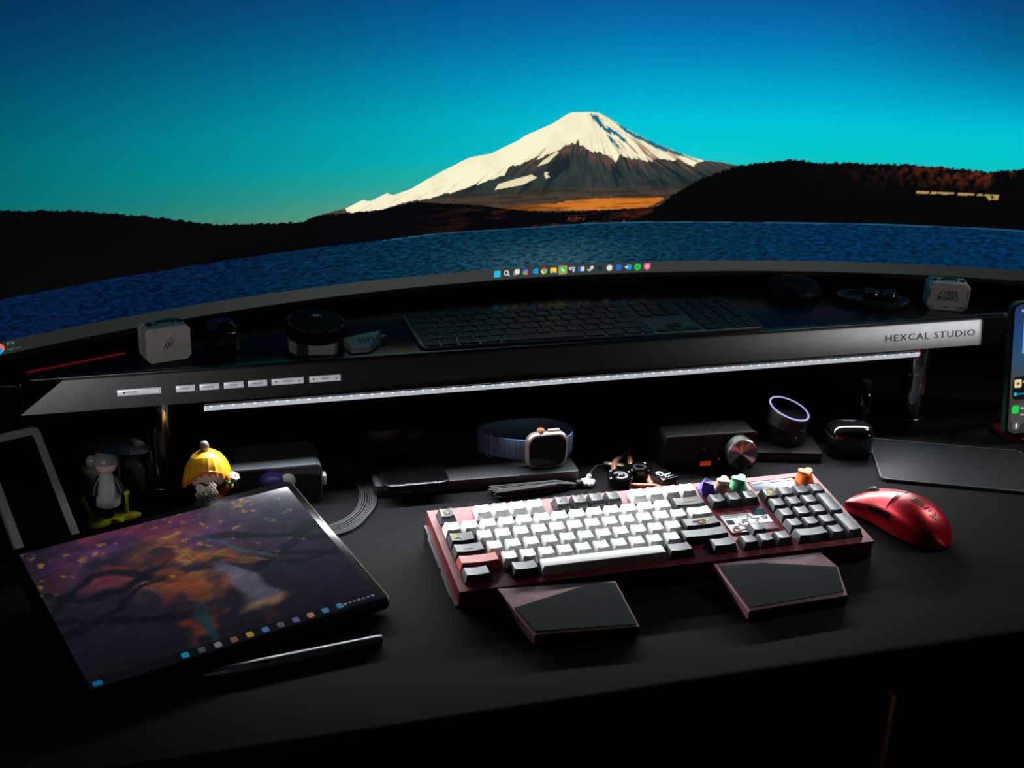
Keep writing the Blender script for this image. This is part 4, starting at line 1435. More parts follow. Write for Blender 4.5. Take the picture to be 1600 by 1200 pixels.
cb = thing('cable_bundle', 'bundle of thin black braided cables curving beside the box speaker', 'cable', (-0.28, 0.22, 0))
CBM = mat('braided_cable', (44, 44, 46), 0.7, bump=0.6, bscale=1500)
for i in range(9):
    k = i * 0.0034 + 0.0007 * math.sin(i * 5.3)
    w = 0.0006 * math.sin(i * 2.1)
    pts = [(-0.3085 + k * 1.15, 0.3300, 0.0035), (-0.2920 + k * 1.1, 0.305, 0.0030), (-0.2745 + k * .85, 0.280, 0.0026 + w), (-0.2680 + k * 0.60, 0.250, 0.0024), (-0.2745 + k * 0.72, 0.215, 0.0024), (-0.289 + k * 0.80, 0.188, 0.0026 - w), (-0.310 + k * 0.7, 0.1725 - k * 0.55, 0.0024), (-0.335 + k * .4, 0.168 - k * 0.75, 0.0024), (-0.362, 0.172 - k * .8, 0.0024)]
    dense = []
    P4 = [Vector(p) for p in pts]
    for a in range(len(P4) - 1):
        p0, p1, p2, p3 = P4[max(a - 1, 0)], P4[a], P4[a + 1], P4[min(a + 2, len(P4) - 1)]
        for t in (0, .25, .5, .75):
            dense.append(0.5 * ((2 * p1) + (-p0 + p2) * t + (2 * p0 - 5 * p1 + 4 * p2 - p3) * t * t + (-p0 + 3 * p1 - 3 * p2 + p3) * t ** 3))
    dense.append(P4[-1])
    MB().tube([(p.x + 0.28, p.y - 0.22, max(p.z, 0.0014)) for p in dense], 0.00085, 7).build('strand', CBM, cb, smooth=60)

tr = thing('charging_tray', 'flat black charging tray under the phone and the watch', 'tray', (-0.134, 0.276, 0), R(-2.5))
MB().rbox(0.236, 0.108, 0.0135, 0.004, 0.0008, c=(0, 0, 0.001)).build('body', mat('tray_black', (30, 32, 34), 0.5), tr)
MB().box(0.085, 0.108, -0.0545, -0.0535, 0.0065, 0.0085).build('name_strip', mat('strip_grey', (44, 46, 48), 0.4), tr, smooth=0)
for sx in (-1, 1):
    for sy in (-1, 1):
        MB().lathe([(0.005, 0), (0.005, 0.0012)], 14, (sx * 0.105, sy * 0.043, 0)).build('rubber_foot', BLACKM, tr)
ph1 = thing('phone', 'black phone lying flat on the charging tray beside the watch', 'phone', (-0.2085, 0.283, 0.0146), R(-1))
MB().rbox(0.074, 0.150, 0.0075, 0.011, 0.0016, n=6).build('body', mat('phone_blue_black', (22, 26, 32), 0.25, metal=0.5), ph1)
MB().rbox(0.071, 0.147, 0.0006, 0.0098, 0.0002, n=6, c=(0, 0, 0.0075)).build('screen', BLACKG, ph1)
mb = MB()
for i in range(10):
    x = -0.02 + i * 0.0044
    if abs(x) > 0.006:
        mb.lathe([(0.0007, 0), (0.0007, 0.0004)], 6, (x, 0, 0))
mb.xf(Matrix.Rotation(PI / 2, 4, 'X'))
mb.build('speaker_holes', BLACKM, ph1, (0, -0.0748, 0.0037), smooth=0)

# watch standing on its side
wt = thing('smart_watch', 'titanium cased watch with blue link band standing on the charging tray', 'watch', (-0.0535, 0.2375, 0.0146))
TI = mat('titanium', (190, 180, 170), 0.32, metal=0.85)
WW, WHh, WT = 0.050, 0.0435, 0.0125
b = MB()
lp = []
for y, k in ((0.0, 0.004), (0.002, 0.0008), (0.005, 0.0), (0.0095, 0.0), (0.0118, 0.0010), (WT, 0.0022)):
    lp.append([(x, -y + 0.006, z + WHh / 2) for x, z in rrect(WW - 2 * k, WHh - 2 * k, 0.0125 - k, 7)])
b.loft(lp).build('case', TI, wt, smooth=50)
b = MB()
b.loft([[(x, 0.006 - y, z + WHh / 2) for x, z in rrect(WW - 0.0062, WHh - 0.0062, 0.0105, 7)] for y in (WT - 0.002, WT + 0.0003)])
b.build('display', mat('watch_glass', (8, 7, 8), 0.10, spec=0.5), wt)
cr_ = MB().lathe([(0.0042, 0.0), (0.0044, 0.0004), (0.0044, 0.0030), (0.0040, 0.0036)], 24).build('crown', TI, wt, (-0.0075, 0.0, WHh - 0.0002))
MB().lathe([(0.0038, 0.0), (0.0038, 0.0006)], 24).build('crown_ring', mat('orange_red', (222, 70, 40), 0.4), cr_, (0, 0, 0.0034))
MB().rbox(0.0145, 0.0042, 0.0030, 0.0018, 0.0006).build('side_button', TI, wt, (0.008, 0.0, WHh - 0.0004))
BAND = mat('slate_blue_band', (70, 94, 124), 0.55, var=0.06)
path = [(-0.0235, 0.003), (-0.034, 0.0065), (-0.046, 0.0135), (-0.058, 0.0225), (-0.066, 0.034), (-0.068, 0.046), (-0.060, 0.056), (-0.040, 0.062), (-0.012, 0.064), (0.016, 0.060), (0.034, 0.048), (0.0400, 0.032), (0.0375, 0.017), (0.031, 0.007), (0.0245, 0.003)]
dn = []
P4 = [Vector((a, c, 0)) for a, c in path]
for a in range(len(P4) - 1):
    p0, p1, p2, p3 = P4[max(a - 1, 0)], P4[a], P4[a + 1], P4[min(a + 2, len(P4) - 1)]
    for t in (0, .2, .4, .6, .8):
        dn.append(0.5 * ((2 * p1) + (-p0 + p2) * t + (2 * p0 - 5 * p1 + 4 * p2 - p3) * t * t + (-p0 + 3 * p1 - 3 * p2 + p3) * t ** 3))
dn.append(P4[-1])
cum = [0.0]
for a, c in zip(dn[:-1], dn[1:]):
    cum.append(cum[-1] + (c - a).length)
band_mesh = MB().rbox(0.0062, 0.0024, 0.0245, 0.0007, 0.0006, n=2, c=(0, 0, -0.01225)).mesh('band_link', BAND)
s = 0.002
while s < cum[-1] - 0.002:
    i = max(k for k in range(len(cum)) if cum[k] <= s)
    j = min(i + 1, len(dn) - 1)
    t = (s - cum[i]) / max(1e-9, cum[j] - cum[i])
    p = dn[i].lerp(dn[j], t)
    d = (dn[j] - dn[i]).normalized()
    link('band_link', band_mesh, wt, (p.x, p.y, WHh / 2 - 0.0005), (0, 0, math.atan2(d.y, d.x)))
    s += 0.0059


def buckle(p, ang):
    b = MB()
    b.tube([(x, 0, z) for x, z in rrect(0.0075, 0.0300, 0.0030, 4)], 0.0009, 6, closed=True)
    b.build('buckle', STEEL, wt, (p[0], p[1], WHh / 2 - 0.0005), (0, 0, ang))


buckle((-0.0605, 0.0245), R(-55))
buckle((-0.0685, 0.046), R(-95))
MB().rbox(0.012, 0.010, 0.0092, 0.002, 0.0006, c=(-0.060, 0.052, 0)).build('band_rest', BAND, wt)

# tassel charm
ts2 = thing('tassel_charm', 'black tassel with a frosted white flower charm behind the keyboard', 'charm', (-0.03, 0.205, 0))
mb = MB()
for i in range(48):
    a = random.uniform(-1, 1)
    z0_ = random.uniform(0.0012, 0.011)
    mb.tube([(0.004, 0.0 + a * 0.0015, 0.0045), (-0.02, a * 0.006 - 0.001, z0_), (-0.05, a * 0.0088 - 0.002, z0_ * 0.95 + 0.0004), (-0.090 - random.uniform(0, 0.010), a * 0.0105 - 0.003, z0_ * 0.9 + 0.0008)], 0.0009, 5)
tag(mb.build('strands', mat('tassel_black', (26, 26, 27), 0.7), ts2, smooth=60), 'loose black threads', kind='stuff')
kn = MB().lathe([(0.002, 0.0), (0.0042, 0.001), (0.0042, 0.008), (0.002, 0.0095)], 16)
kn.xf(Matrix.Rotation(PI / 2, 4, 'Y'))
kn.build('knot', BLACKP, ts2, (0.003, 0.0, 0.0048))
FROST = mat('frosted_resin', (216, 222, 222), 0.35, var=0.03)
mb = MB()
for i in range(5):
    a = 2 * PI * i / 5
    mb.ball((0.0052 * math.cos(a), 0.0052 * math.sin(a), 0.0042), 0.0042, 0.0042, 0.0034, 12, 8)
mb.ball((0, 0, 0.005), 0.004, 0.004, 0.0038, 12, 8)
mb.build('flower', FROST, ts2, (0.0185, 0.002, 0), smooth=60)
MB().ball((0, 0, 0), 0.0030).build('bead', FROST, ts2, (0.0215, 0.0065, 0.0092), smooth=60)
MB().tube([(0.0215, 0.0065, 0.0092), (0.030, 0.020, 0.010), (0.042, 0.036, 0.007), (0.056, 0.044, 0.004)], 0.0004, 6).build('cord', mat('grey_cord', (70, 70, 70), 0.5), ts2)

# in-ear phones
ie = thing('wired_earphones', 'black disc earphones on a bronze braided cable', 'earphones', (0.045, 0.215, 0))
BRZ = mat('bronze_braid', (150, 104, 78), 0.35, metal=0.3, var=0.5, scale=900, bump=1.0, bscale=900)
for x, y, k in ((0.0245, 0.1985, 0), (0.0545, 0.2130, 1)):
    e = MB().lathe([(0.0115, 0.0), (0.0135, 0.0015), (0.0142, 0.006), (0.0142, 0.0098), (0.0150, 0.0108), (0.0150, 0.0128), (0.0138, 0.0140), (0.0128, 0.0132), (0.0002, 0.0130)], 32, (0, 0, 0)).build('earpiece', BLACKG, ie, (x - 0.045, y - 0.215, 0.0006), (R(-3 if k else 4), 0, 0))
    b = MB()
    if k:
        for i in range(12):
            a = 2 * PI * i / 12
            b.loft([[(0.0066 * math.cos(a) + c * math.cos(a) - d * math.sin(a), 0.0066 * math.sin(a) + c * math.sin(a) + d * math.cos(a), z) for c, d in ((-.0012, -.0014), (.0012, -.0016), (.0012, .0016), (-.0012, .0014))] for z in (0.0132, 0.0136)])
    else:
        aa = np.linspace(R(-150), R(150), 22)
        b.loft([[(r * math.cos(t), r * math.sin(t), z) for r, z in ((0.0052, 0.0132), (0.0085, 0.0132), (0.0085, 0.0136), (0.0052, 0.0136))] for t in aa])
        b.tube([(0.0025 * math.cos(t), 0.0025 * math.sin(t), 0.0134) for t in np.linspace(0, 2 * PI, 16)[:-1]], 0.0006, 5, closed=True)
    b.build('logo_ring', STEEL, e, smooth=0)
    e2 = MB().lathe([(0.0035, 0), (0.003, 0.006), (0.0042, 0.007), (0.0036, 0.011)], 16)
    e2.xf(Matrix.Rotation(R(80), 4, 'X'))
    e2.build('nozzle', BLACKP, e, (0.004 if k else -0.002, 0.022, 0.005))
cabs = [[(0.023, 0.214, 0.010), (0.0285, 0.2290, 0.0105), (0.0350, 0.2420, 0.0090), (0.0430, 0.2530, 0.0060), (0.0521, 0.2620, 0.0045), (0.0674, 0.2760, 0.0045)],
        [(0.0500, 0.2300, 0.0075), (0.0560, 0.2440, 0.006), (0.0600, 0.2570, 0.0045), (0.0674, 0.2700, 0.0045)],
        [(0.0235, 0.1925, 0.0045), (0.0320, 0.1880, 0.0042), (0.0430, 0.1850, 0.0042), (0.0545, 0.1822, 0.0042), (0.0610, 0.1800, 0.0042)],
        [(0.0600, 0.2040, 0.0075), (0.0600, 0.1980, 0.005), (0.0590, 0.1915, 0.0042), (0.0600, 0.1850, 0.0042)],
        [(0.0610, 0.1800, 0.0042), (0.0660, 0.1725, 0.0042), (0.0730, 0.1690, 0.0042), (0.0800, 0.1660, 0.0042)]]
for cpts in cabs:
    MB().tube([(x - 0.045, y - 0.215, z) for x, y, z in cpts], 0.0033, 10).build('cable', BRZ, ie, smooth=60)
b = MB().lathe([(0.004, 0), (0.0115, 0.0008), (0.0125, 0.0025), (0.0115, 0.0042), (0.004, 0.005)], 28)
b.build('splitter', mat('pale_brass', (150, 142, 116), 0.35, metal=0.6), ie, (0.0335 - 0.045, 0.2410 - 0.215, 0.0035), (R(-18), R(12), 0))
pl_ = MB().lathe([(0.0040, 0), (0.0044, 0.002), (0.0044, 0.010), (0.0030, 0.012)], 16)
pl_.xf(Matrix.Rotation(R(90), 4, 'X'))
pl_.build('plug', BLACKG, ie, (0.0680 - 0.045, 0.2860 - 0.215, 0.0050), (0, 0, R(-42)))

bx_ = thing('gift_box', 'tiny black box printed with a white logo beside the earphones', 'box', (0.0745, 0.1885, 0), R(16))
MB().rbox(0.0205, 0.0225, 0.0118, 0.0006, 0.0004).build('body', mat('box_black', (24, 26, 28), 0.4), bx_)
MB().rbox(0.0209, 0.0229, 0.0026, 0.0006, 0.0003, c=(0, 0, 0.0115)).build('lid', mat('lid_black', (10, 14, 16), 0.12), bx_)
b = MB()
b.loft([[(r * math.cos(t) - 0.003, r * math.sin(t) + 0.0045, z) for r, z in ((0.0020, 0.0141), (0.0042, 0.0141), (0.0042, 0.0144), (0.0020, 0.0144))] for t in np.linspace(R(-60), R(230), 18)])
b.build('logo_mark', WHITEP, bx_, smooth=0)
b = MB()
b.box(-0.007, 0.0085, -0.0018, -0.0008, 0.0141, 0.0144)
b.box(-0.002, 0.0005, -0.0042, -0.0028, 0.0141, 0.0144)
b.tube([(-0.004, -0.0075, 0.0143), (-0.002, -0.0060, 0.0143), (0.0, -0.0078, 0.0143), (0.003, -0.0062, 0.0143), (0.008, -0.0070, 0.0143)], 0.0004, 5)
b.build('print_line', WHITEP, bx_, smooth=0)

# amplifier
am = thing('headphone_amplifier', 'black desktop amplifier with a big spun metal volume knob', 'amplifier', (0.1455, 0.2180, 0), R(-3.5))
AW, AH = 0.1155, 0.0445
b = MB()
b.loft([[(x, y, z + AH / 2 + 0.001) for x, z in rrect(AW, AH, 0.006, 5)][::-1] for y in (0.001, 0.105)])
b.build('housing', mat('amp_housing', (4, 4, 4), 0.7, spec=0.03), am)
b = MB()
b.loft([[(x, y, z + AH / 2 + 0.001) for x, z in rrect(AW + k, AH + k, 0.006, 5)] for y, k in ((0.0012, 0.0012), (-0.0014, 0.0012), (-0.0022, 0.0))])
b.build('face_plate', mat('amp_face', (12, 13, 14), 0.3, metal=0.4), am)
b = MB()
pr_ = []
for i in range(45):
    r = 0.0180 - i * 0.0178 / 44
    pr_.append((r, 0.0162 - 0.0042 * (1 - r / 0.018) + (0.00022 if i % 2 else 0)))
b.lathe([(0.0188, 0.0), (0.0196, 0.001), (0.0196, 0.0145), (0.0188, 0.0160)] + pr_, 64)
b.xf(Matrix.Rotation(PI / 2, 4, 'X'))
b.build('volume_knob', mat('spun_metal', (150, 152, 152), 0.22, metal=1.0), am, (0.0335, -0.002, 0.0238), smooth=0)
MB().box(-0.0065, 0.0065, -0.0027, -0.0021, -0.0028, 0.0028).build('indicator', glow('orange_indicator', (140, 40, 16), 1.0), am, (-0.0055, 0, 0.0085), smooth=0)
b = MB().lathe([(0.0022, 0), (0.0012, 0.003), (0.0014, 0.008), (0.0009, 0.0086)], 12)
b.xf(Matrix.Rotation(R(70), 4, 'X'))
b.build('toggle_switch', STEEL, am, (0.0075, -0.002, 0.0145))
b = MB()
b.loft([[(x, -y, z) for x, z in ((-.004, .0015), (0.001, .0005), (.004, .004), (.002, -.001), (.0035, -.004), (0, -.002))] for y in (0.0021, 0.0026)])
b.build('emblem', mat('dim_grey', (70, 72, 72), 0.5), am, (-0.009, 0, 0.0280), smooth=0)
for sx in (-1, 1):
    for y in (0.012, 0.09):
        MB().lathe([(0.005, 0), (0.005, 0.0014)], 12, (sx * 0.045, y, 0)).build('rubber_foot', BLACKM, am)

# speaker puck on a small box
pf = thing('flat_box', 'low black box under the round speaker with the glowing ring', 'box', (0.2590, 0.2500, 0), R(-14.5))
MB().rbox(0.082, 0.072, 0.0116, 0.001, 0.0005).build('body', mat('box_satin', (20, 20, 21), 0.35), pf)
MB().rbox(0.0828, 0.0728, 0.0030, 0.001, 0.0004, c=(0, 0, 0.0092)).build('lid', mat('box_lid', (14, 14, 15), 0.5, spec=0.1), pf)
pk = thing('smart_speaker', 'round black voice speaker with a violet white light ring on top', 'speaker', (0.2640, 0.2520, 0.0123))
Mt = Matrix.Translation((0.0, -0.001, 0.0415)) @ Matrix.Rotation(R(12), 4, 'X') @ Matrix.Rotation(R(13), 4, 'Y')
b = MB()
n = 48


def blend(z, r):
    k = z / 0.0415
    low = Vector((0, 0, z))
    L = []
    for i in range(n):
        a = 2 * PI * i / n
        p0 = Vector((r * math.cos(a), r * math.sin(a), z))
        p1 = Mt @ Vector((r * math.cos(a), r * math.sin(a), z - 0.0415))
        L.append(tuple(p0.lerp(p1, k)))
    return L


b.loft([blend(0.0, 0.0235), blend(0.0015, 0.0248), blend(0.012, 0.0260), blend(0.0225, 0.0268), blend(0.0230, 0.0272), blend(0.0245, 0.0272), blend(0.025, 0.0268), blend(0.0395, 0.0274), blend(0.0415, 0.0262)])
b.build('body', mat('puck_black', (18, 18, 19), 0.4), pk, smooth=40)
b = MB()
b.tube([tuple(Mt @ Vector((0.0252 * math.cos(t), 0.0252 * math.sin(t), 0.0003))) for t in np.linspace(0, 2 * PI, 61)[:-1]], 0.0011, 8, closed=True)
b.build('light_ring', glow('ring_light', (190, 180, 240), 1.0), pk, smooth=60)
b = MB()
b.loft([[tuple(Mt @ Vector((x, y, z))) for x, y in circ(0.0238, 40)] for z in (-0.001, 0.0006)])
b.build('top_disc', BLACKG, pk, smooth=0)
b = MB().lathe([(0.0009, 0), (0.0009, 0.0008)], 10)
b.xf(Matrix.Rotation(PI / 2, 4, 'X'))
b.build('status_light', glow('green_light', (20, 120, 60), 0.8), pk, (-0.001, -0.0262, 0.014), (0, 0, R(-5)))

eb = thing('earbud_case', 'rounded glossy black earbud case beside the low black box', 'earbud case', (0.3350, 0.2220, 0), R(-14))
b = MB()
lp = []
for z, k in ((0.0, 0.006), (0.002, 0.002), (0.006, 0.0), (0.030, 0.0), (0.036, 0.0015), (0.040, 0.0055), (0.0415, 0.012)):
    lp.append([(x, y, z) for x, y in rrect(0.055 - 2 * k, 0.040 - 2 * k, 0.013, 6)])
b.loft(lp).build('body', BLACKG, eb, smooth=60)
b = MB()
b.tube([(x, y, 0.0275) for x, y in rrect(0.0552, 0.0402, 0.0131, 6)], 0.0003, 5, closed=True)
b.build('lid_seam', INK, eb)
bt = thing('slim_bottle', 'slim glossy black bottle standing behind the earbud case', 'bottle', (0.3965, 0.292, 0))
MB().lathe([(0.009, 0.0), (0.0105, 0.001), (0.0105, 0.045), (0.0070, 0.052)], 32).build('body', BLACKG, bt, smooth=50)
MB().lathe([(0.0068, 0.0), (0.0072, 0.001), (0.0072, 0.012), (0.0062, 0.013)], 28, (0, 0, 0.0515)).build('cap', BLACKP, bt)

mt = thing('valet_mat', 'thin black mat with rounded corners and raised rim beside the mouse', 'mat', (0.4440, 0.1590, 0), R(-24.5))
MB().rbox(0.190, 0.122, 0.0030, 0.009, 0.0006, n=5).build('sheet', mat('mat_black', (22, 24, 26), 0.65, spec=0.15), mt)
b = MB()
b.tube([(x, y, 0.0030) for x, y in rrect(0.187, 0.119, 0.008, 6)], 0.0011, 6, closed=True)
b.build('rim', mat('mat_rim', (46, 48, 50), 0.4), mt, smooth=60)

# lit phone on a stand
sd = thing('phone_stand', 'phone stand with round magnetic head, a red glow put into its foot', 'stand', (0.598, 0.232, 0))
MB().lathe([(0.036, 0.0), (0.0375, 0.001), (0.0375, 0.006), (0.036, 0.007), (0.002, 0.0072)], 48).build('foot', mat('red_glow_metal', (96, 20, 16), 0.4, metal=0.4), sd)
MB().tube([(0, 0.026, 0.007), (0, 0.030, 0.06), (-0.006, 0.0285, 0.110), (-0.014, 0.0165, 0.1305)], 0.0055, 14).build('post', BLACKP, sd, smooth=60)
hd = MB().lathe([(0.027, 0.0), (0.0285, 0.0008), (0.0285, 0.006), (0.026, 0.0078)], 40)
hd.xf(Matrix.Rotation(R(79), 4, 'X'))
hd.build('head', BLACKP, sd, (-0.0195, 0.0155, 0.1260))
ph2 = thing('phone', 'phone in green case showing a blue lock screen with big clock digits', 'phone', (0.5870, 0.2035, 0.0118), rot=(R(79), 0, 0))
QW, QL = 0.0735, 0.170
MB().rbox(QW + 0.0022, QL + 0.0022, 0.0090, 0.0125, 0.0016, n=6, c=(0, QL / 2, -0.0095)).build('case', mat('green_case', (34, 78, 58), 0.4), ph2)
MB().rbox(QW, QL, 0.0012, 0.0115, 0.0004, n=6, c=(0, QL / 2, -0.0008)).build('bezel', BLACKG, ph2)
gx, gy = np.linspace(-.5, .5, 24), np.linspace(0, 1, 60)
Yy, Xx = np.meshgrid(gy, gx, indexing='ij')
# rounded corners by pulling the corner columns in
sw, sl, cr = QW - 0.005, QL - 0.005, 0.009
px_, py_ = Xx * sw, Yy * sl
edge = np.minimum(py_, sl - py_)
lim = np.where(edge < cr, sw / 2 - cr + np.sqrt(np.maximum(0, cr ** 2 - (cr - np.minimum(edge, cr)) ** 2)), sw / 2)
px_ = Xx * 2 * lim
cc = np.stack([np.interp(Yy, [0, .22, .4, .55, .75, 1], [q[k] for q in ((46, 46, 44), (58, 54, 48), (70, 64, 62), (46, 74, 104), (22, 66, 116), (14, 44, 92))]) for k in range(3)], -1)
psc = link('screen', picture_mesh('phone_screen', np.stack([px_, py_ + 0.0025, np.full_like(px_, 0.0006)], -1), cc, np.zeros_like(px_), np.stack([Xx + .5, Yy], -1), screen_mat('lit_phone_picture', 'picture', rough=0.2)), ph2)
text('11:28', 0.066, glow('phone_digits', (120, 158, 198), 0.9), psc, (-0.028, QL * 0.735, 0.0008), align='LEFT', sx=0.62)
text('New message', 0.0046, g_['white'], psc, (-0.024, QL - 0.0105, 0.0008), align='LEFT')
MB().rbox(0.062, 0.030, 0.0004, 0.006, 0, c=(0.0, QL * 0.358, 0.0006)).build('media_card', glow('card_dark', (10, 14, 18), 1.0), psc, smooth=0)
MB().rbox(0.0105, 0.0105, 0.0004, 0.002, 0, c=(-0.0235, QL * 0.395, 0.0010)).build('album_tile', glow('album_cream', (226, 206, 160), 1.0), psc, smooth=0)
MB().rbox(0.004, 0.003, 0.0004, 0.001, 0, c=(-0.0235, QL * 0.395, 0.0014)).build('album_mark', glow('album_brown', (110, 60, 40), 1.0), psc, smooth=0)
text('Now playing', 0.0044, g_['white'], psc, (-0.0165, QL * 0.402, 0.0012), align='LEFT')
MB().box(-0.027, 0.027, QL * 0.312, QL * 0.312 + 0.0012, 0.001, 0.0013).build('progress_line', g_['sky'], psc, smooth=0)
MB().lathe([(0.0022, 0), (0.0022, 0.0004)], 16, (-0.0265, QL * 0.3155, 0.0011)).build('progress_dot', g_['cyan'], psc, smooth=0)
MB().rbox(0.062, 0.026, 0.0003, 0.006, 0, c=(0.0, QL * 0.165, 0.0006)).build('notice_card', glow('card_grey', (70, 70, 66), 1.0), psc, smooth=0)
MB().rbox(0.0100, 0.0100, 0.0004, 0.0026, 0, c=(-0.0250, QL * 0.198, 0.0009)).build('notice_tile', g_['green'], psc, smooth=0)
text('Weixin', 0.0042, g_['white'], psc, (-0.0175, QL * 0.203, 0.0012), align='LEFT')
text('Sound on', 0.0038, g_['white'], psc, (-0.0165, QL * 0.156, 0.0012), align='LEFT')
MB().lathe([(0.0058, 0), (0.0058, 0.0003)], 24, (-0.0220, QL * 0.073, 0.0006)).build('torch_button', glow('button_grey', (86, 84, 82), 1.0), psc, smooth=0)
MB().rbox(0.0022, 0.0062, 0.0004, 0.0008, 0, c=(-0.0220, QL * 0.073, 0.0009)).build('torch_mark', g_['white'], psc, smooth=0)

# ------------------------------------------------------------------ things on the riser
TZ = SZ1 - 0.0004


def mini_case(label, loc, rz, w, h, d=0.029):
    t = thing('miniature_case', label, 'case', loc, rz, 'miniature silver cases on the riser')
    dark = mat('case_gap', (20, 20, 20), 0.5)
    for y0, y1, nm in ((-d / 2, -d / 2 + 0.0175, 'shell'), (-d / 2 + 0.0193, d / 2, 'shell')):
        b = MB()
        nm = 'shell'
        b.loft([[(x, y, z + h / 2) for x, z in rrect(w - 2 * k, h - 2 * k, 0.0045, 1)][::1] for y, k in ((y1, 0.0006), (y1 - 0.0006, 0), (y0 + 0.0006, 0), (y0, 0.0006))])
        b.build(nm, SILVER, t, smooth=20)
    b = MB()
    b.loft([[(x, y, z + h / 2) for x, z in rrect(w - 0.001, h - 0.001, 0.0042, 1)] for y in (-d / 2 + 0.0200, -d / 2 + 0.0170)])
    b.build('gasket', dark, t, smooth=0)
    hb = MB()
    hb.tube([(-0.009, -0.002, h - 0.0005), (-0.009, -0.002, h + 0.0018), (-0.007, -0.002, h + 0.0026), (0.007, -0.002, h + 0.0026), (0.009, -0.002, h + 0.0018), (0.009, -0.002, h - 0.0005)], 0.0014, 8)
    hb.build('handle', dark, t, smooth=60)
    for s in (-1, 1):
        MB().rbox(0.0050, 0.0075, 0.0016, 0.0004, 0.0002, c=(s * w * 0.34, -0.001, h - 0.0003)).build('latch', dark, t)
    return t


c1 = mini_case('small silver case with three black slashes on its face', (-0.4655, 0.3035, TZ), R(15), 0.0480, 0.0385)
for k in (-1, 0, 1):
    hh = 0.0085 if k == 0 else 0.0068
    b = MB()
    b.loft([[(k * 0.0030 + 0.0040 * s * hh / 0.0085 + a * 0.00065, -0.0145 - y, s * hh + 0.0195) for s, a in ((-1, -0.2), (0, -1), (1, -0.2), (1, 0.2), (0, 1), (-1, 0.2))] for y in (0.0, 0.0002)])
    b.build('slash_mark', INK, c1, smooth=0)
c2 = mini_case('small silver case printed CYBER BOARD on its face', (0.5030, 0.3055, TZ), R(-24.8), 0.0510, 0.0355)
text('CYBER\nBOARD', 0.0088, INK, c2, (0, -0.0147, 0.0190), (PI / 2, 0, 0), sx=0.88, line=0.78, ext=0.0001)
for x, z, w_ in ((-0.020, 0.0042, 0.007), (-0.001, 0.0042, 0.005), (0.0165, 0.0042, 0.009)):
    MB().box(x - w_ / 2, x + w_ / 2, -0.0148, -0.0145, z - 0.0006, z + 0.0006).build('print_line', INK, c2, smooth=0)
for x in (-0.0235, 0.0235):
    MB().box(x - 0.0004, x + 0.0004, -0.0148, -0.0145, 0.016, 0.027).build('print_line', INK, c2, smooth=0)

cbk = thing('acrylic_block', 'dark glossy acrylic block beside the case with three slashes', 'block', (-0.4060, 0.3090, TZ), R(16))
b = MB()
lp = []
for z, k in ((0, 0.003), (0.003, 0.0), (0.030, 0.0), (0.036, 0.005)):
    lp.append([(x, y, z) for x, y in rrect(0.034 - 2 * k, 0.028 - 2 * k, 0.006, 1)])
b.loft(lp).build('body', mat('smoky_acrylic', (14, 15, 17), 0.08, spec=0.7), cbk, smooth=0)
MB().rbox(0.010, 0.0012, 0.0020, 0.0004, 0.0002).build('chip', STEEL, cbk, (0.006, -0.0142, 0.024))

bxA = thing('strapped_box', 'light grey box wrapped by a black strap below the round black puck', 'box', (-0.3065, 0.2975, TZ), R(-10))
b = MB()
b.prism([(-0.031, 0.018), (-0.0285, -0.006), (-0.019, -0.0175), (0.021, -0.0175), (0.024, -0.010), (0.020, 0.018)], 0.0, 0.0125, 0.0008)
b.build('body', mat('warm_grey_paint', (150, 148, 142), 0.5), bxA, smooth=0)
b = MB()
b.box(-0.0195, -0.0075, -0.0182, 0.0186, -0.0, 0.0132)
b.build('strap', BLACKM, bxA, smooth=0)
dk = thing('round_puck', 'black round puck with a ring of pale dots on its lid', 'puck', (-0.3050, 0.3085, TZ + 0.0134), rot=(R(6), R(3), 0))
MB().lathe([(0.028, 0.0), (0.032, 0.0015), (0.0332, 0.006), (0.0332, 0.0125), (0.0315, 0.0162), (0.0295, 0.0172), (0.001, 0.0175)], 56).build('body', mat('puck_soft_black', (4, 4, 4), 0.7, spec=0.08), dk, smooth=40)
b = MB()
for i in range(60):
    if i % 6 == 5:
        continue
    a = 2 * PI * i / 60
    b.lathe([(0.0005, 0), (0.0005, 0.0003)], 6, (0.0302 * math.cos(a), 0.0302 * math.sin(a), 0.0167))
tag(b.build('dot_ring', mat('pale_dot', (190, 190, 186), 0.5), dk, smooth=0), 'ring of tiny pale dots', kind='stuff')
b = MB()
b.prism([(-.006, 0.001), (0, -.002), (.006, 0.001), (.003, .0015), (.002, .004), (0, .002), (-.002, .004), (-.003, .0015)], 0.0173, 0.0177)
b.build('emblem', mat('pale_dot', (190, 190, 186), 0.5), dk, (0.002, 0.012, 0), smooth=0)

wg = thing('wedge_box', 'light grey wedge with black chevrons beside the strapped box', 'wedge', (-0.2530, 0.2905, TZ), R(2))
b = MB()
P_ = [(-0.0215, 0.012), (-0.018, -0.012), (0.002, -0.0125), (0.0205, 0.012)]
b.prism(P_, 0.0, 0.01, 0.0006, [0.010, 0.0062, 0.0062, 0.016])
b.build('body', MATS['warm_grey_paint'], wg, smooth=0)
b = MB()
for k in range(4):
    x = -0.008 + 0.0045 * k
    strip2d(b, [(x, 0.004), (x + 0.0025, 0.0), (x + 0.0005, -0.005)], 0.001, 0.0, 0.0004)
b.build('chevron_marks', INK, wg, (0.001, 0.0005, 0.0106), (R(15), R(-8), 0), smooth=0)
MB().rbox(0.0050, 0.0040, 0.0090, 0.0006, 0.0002).build('plug', STEEL, wg, (0.0245, 0.014, 0.0))

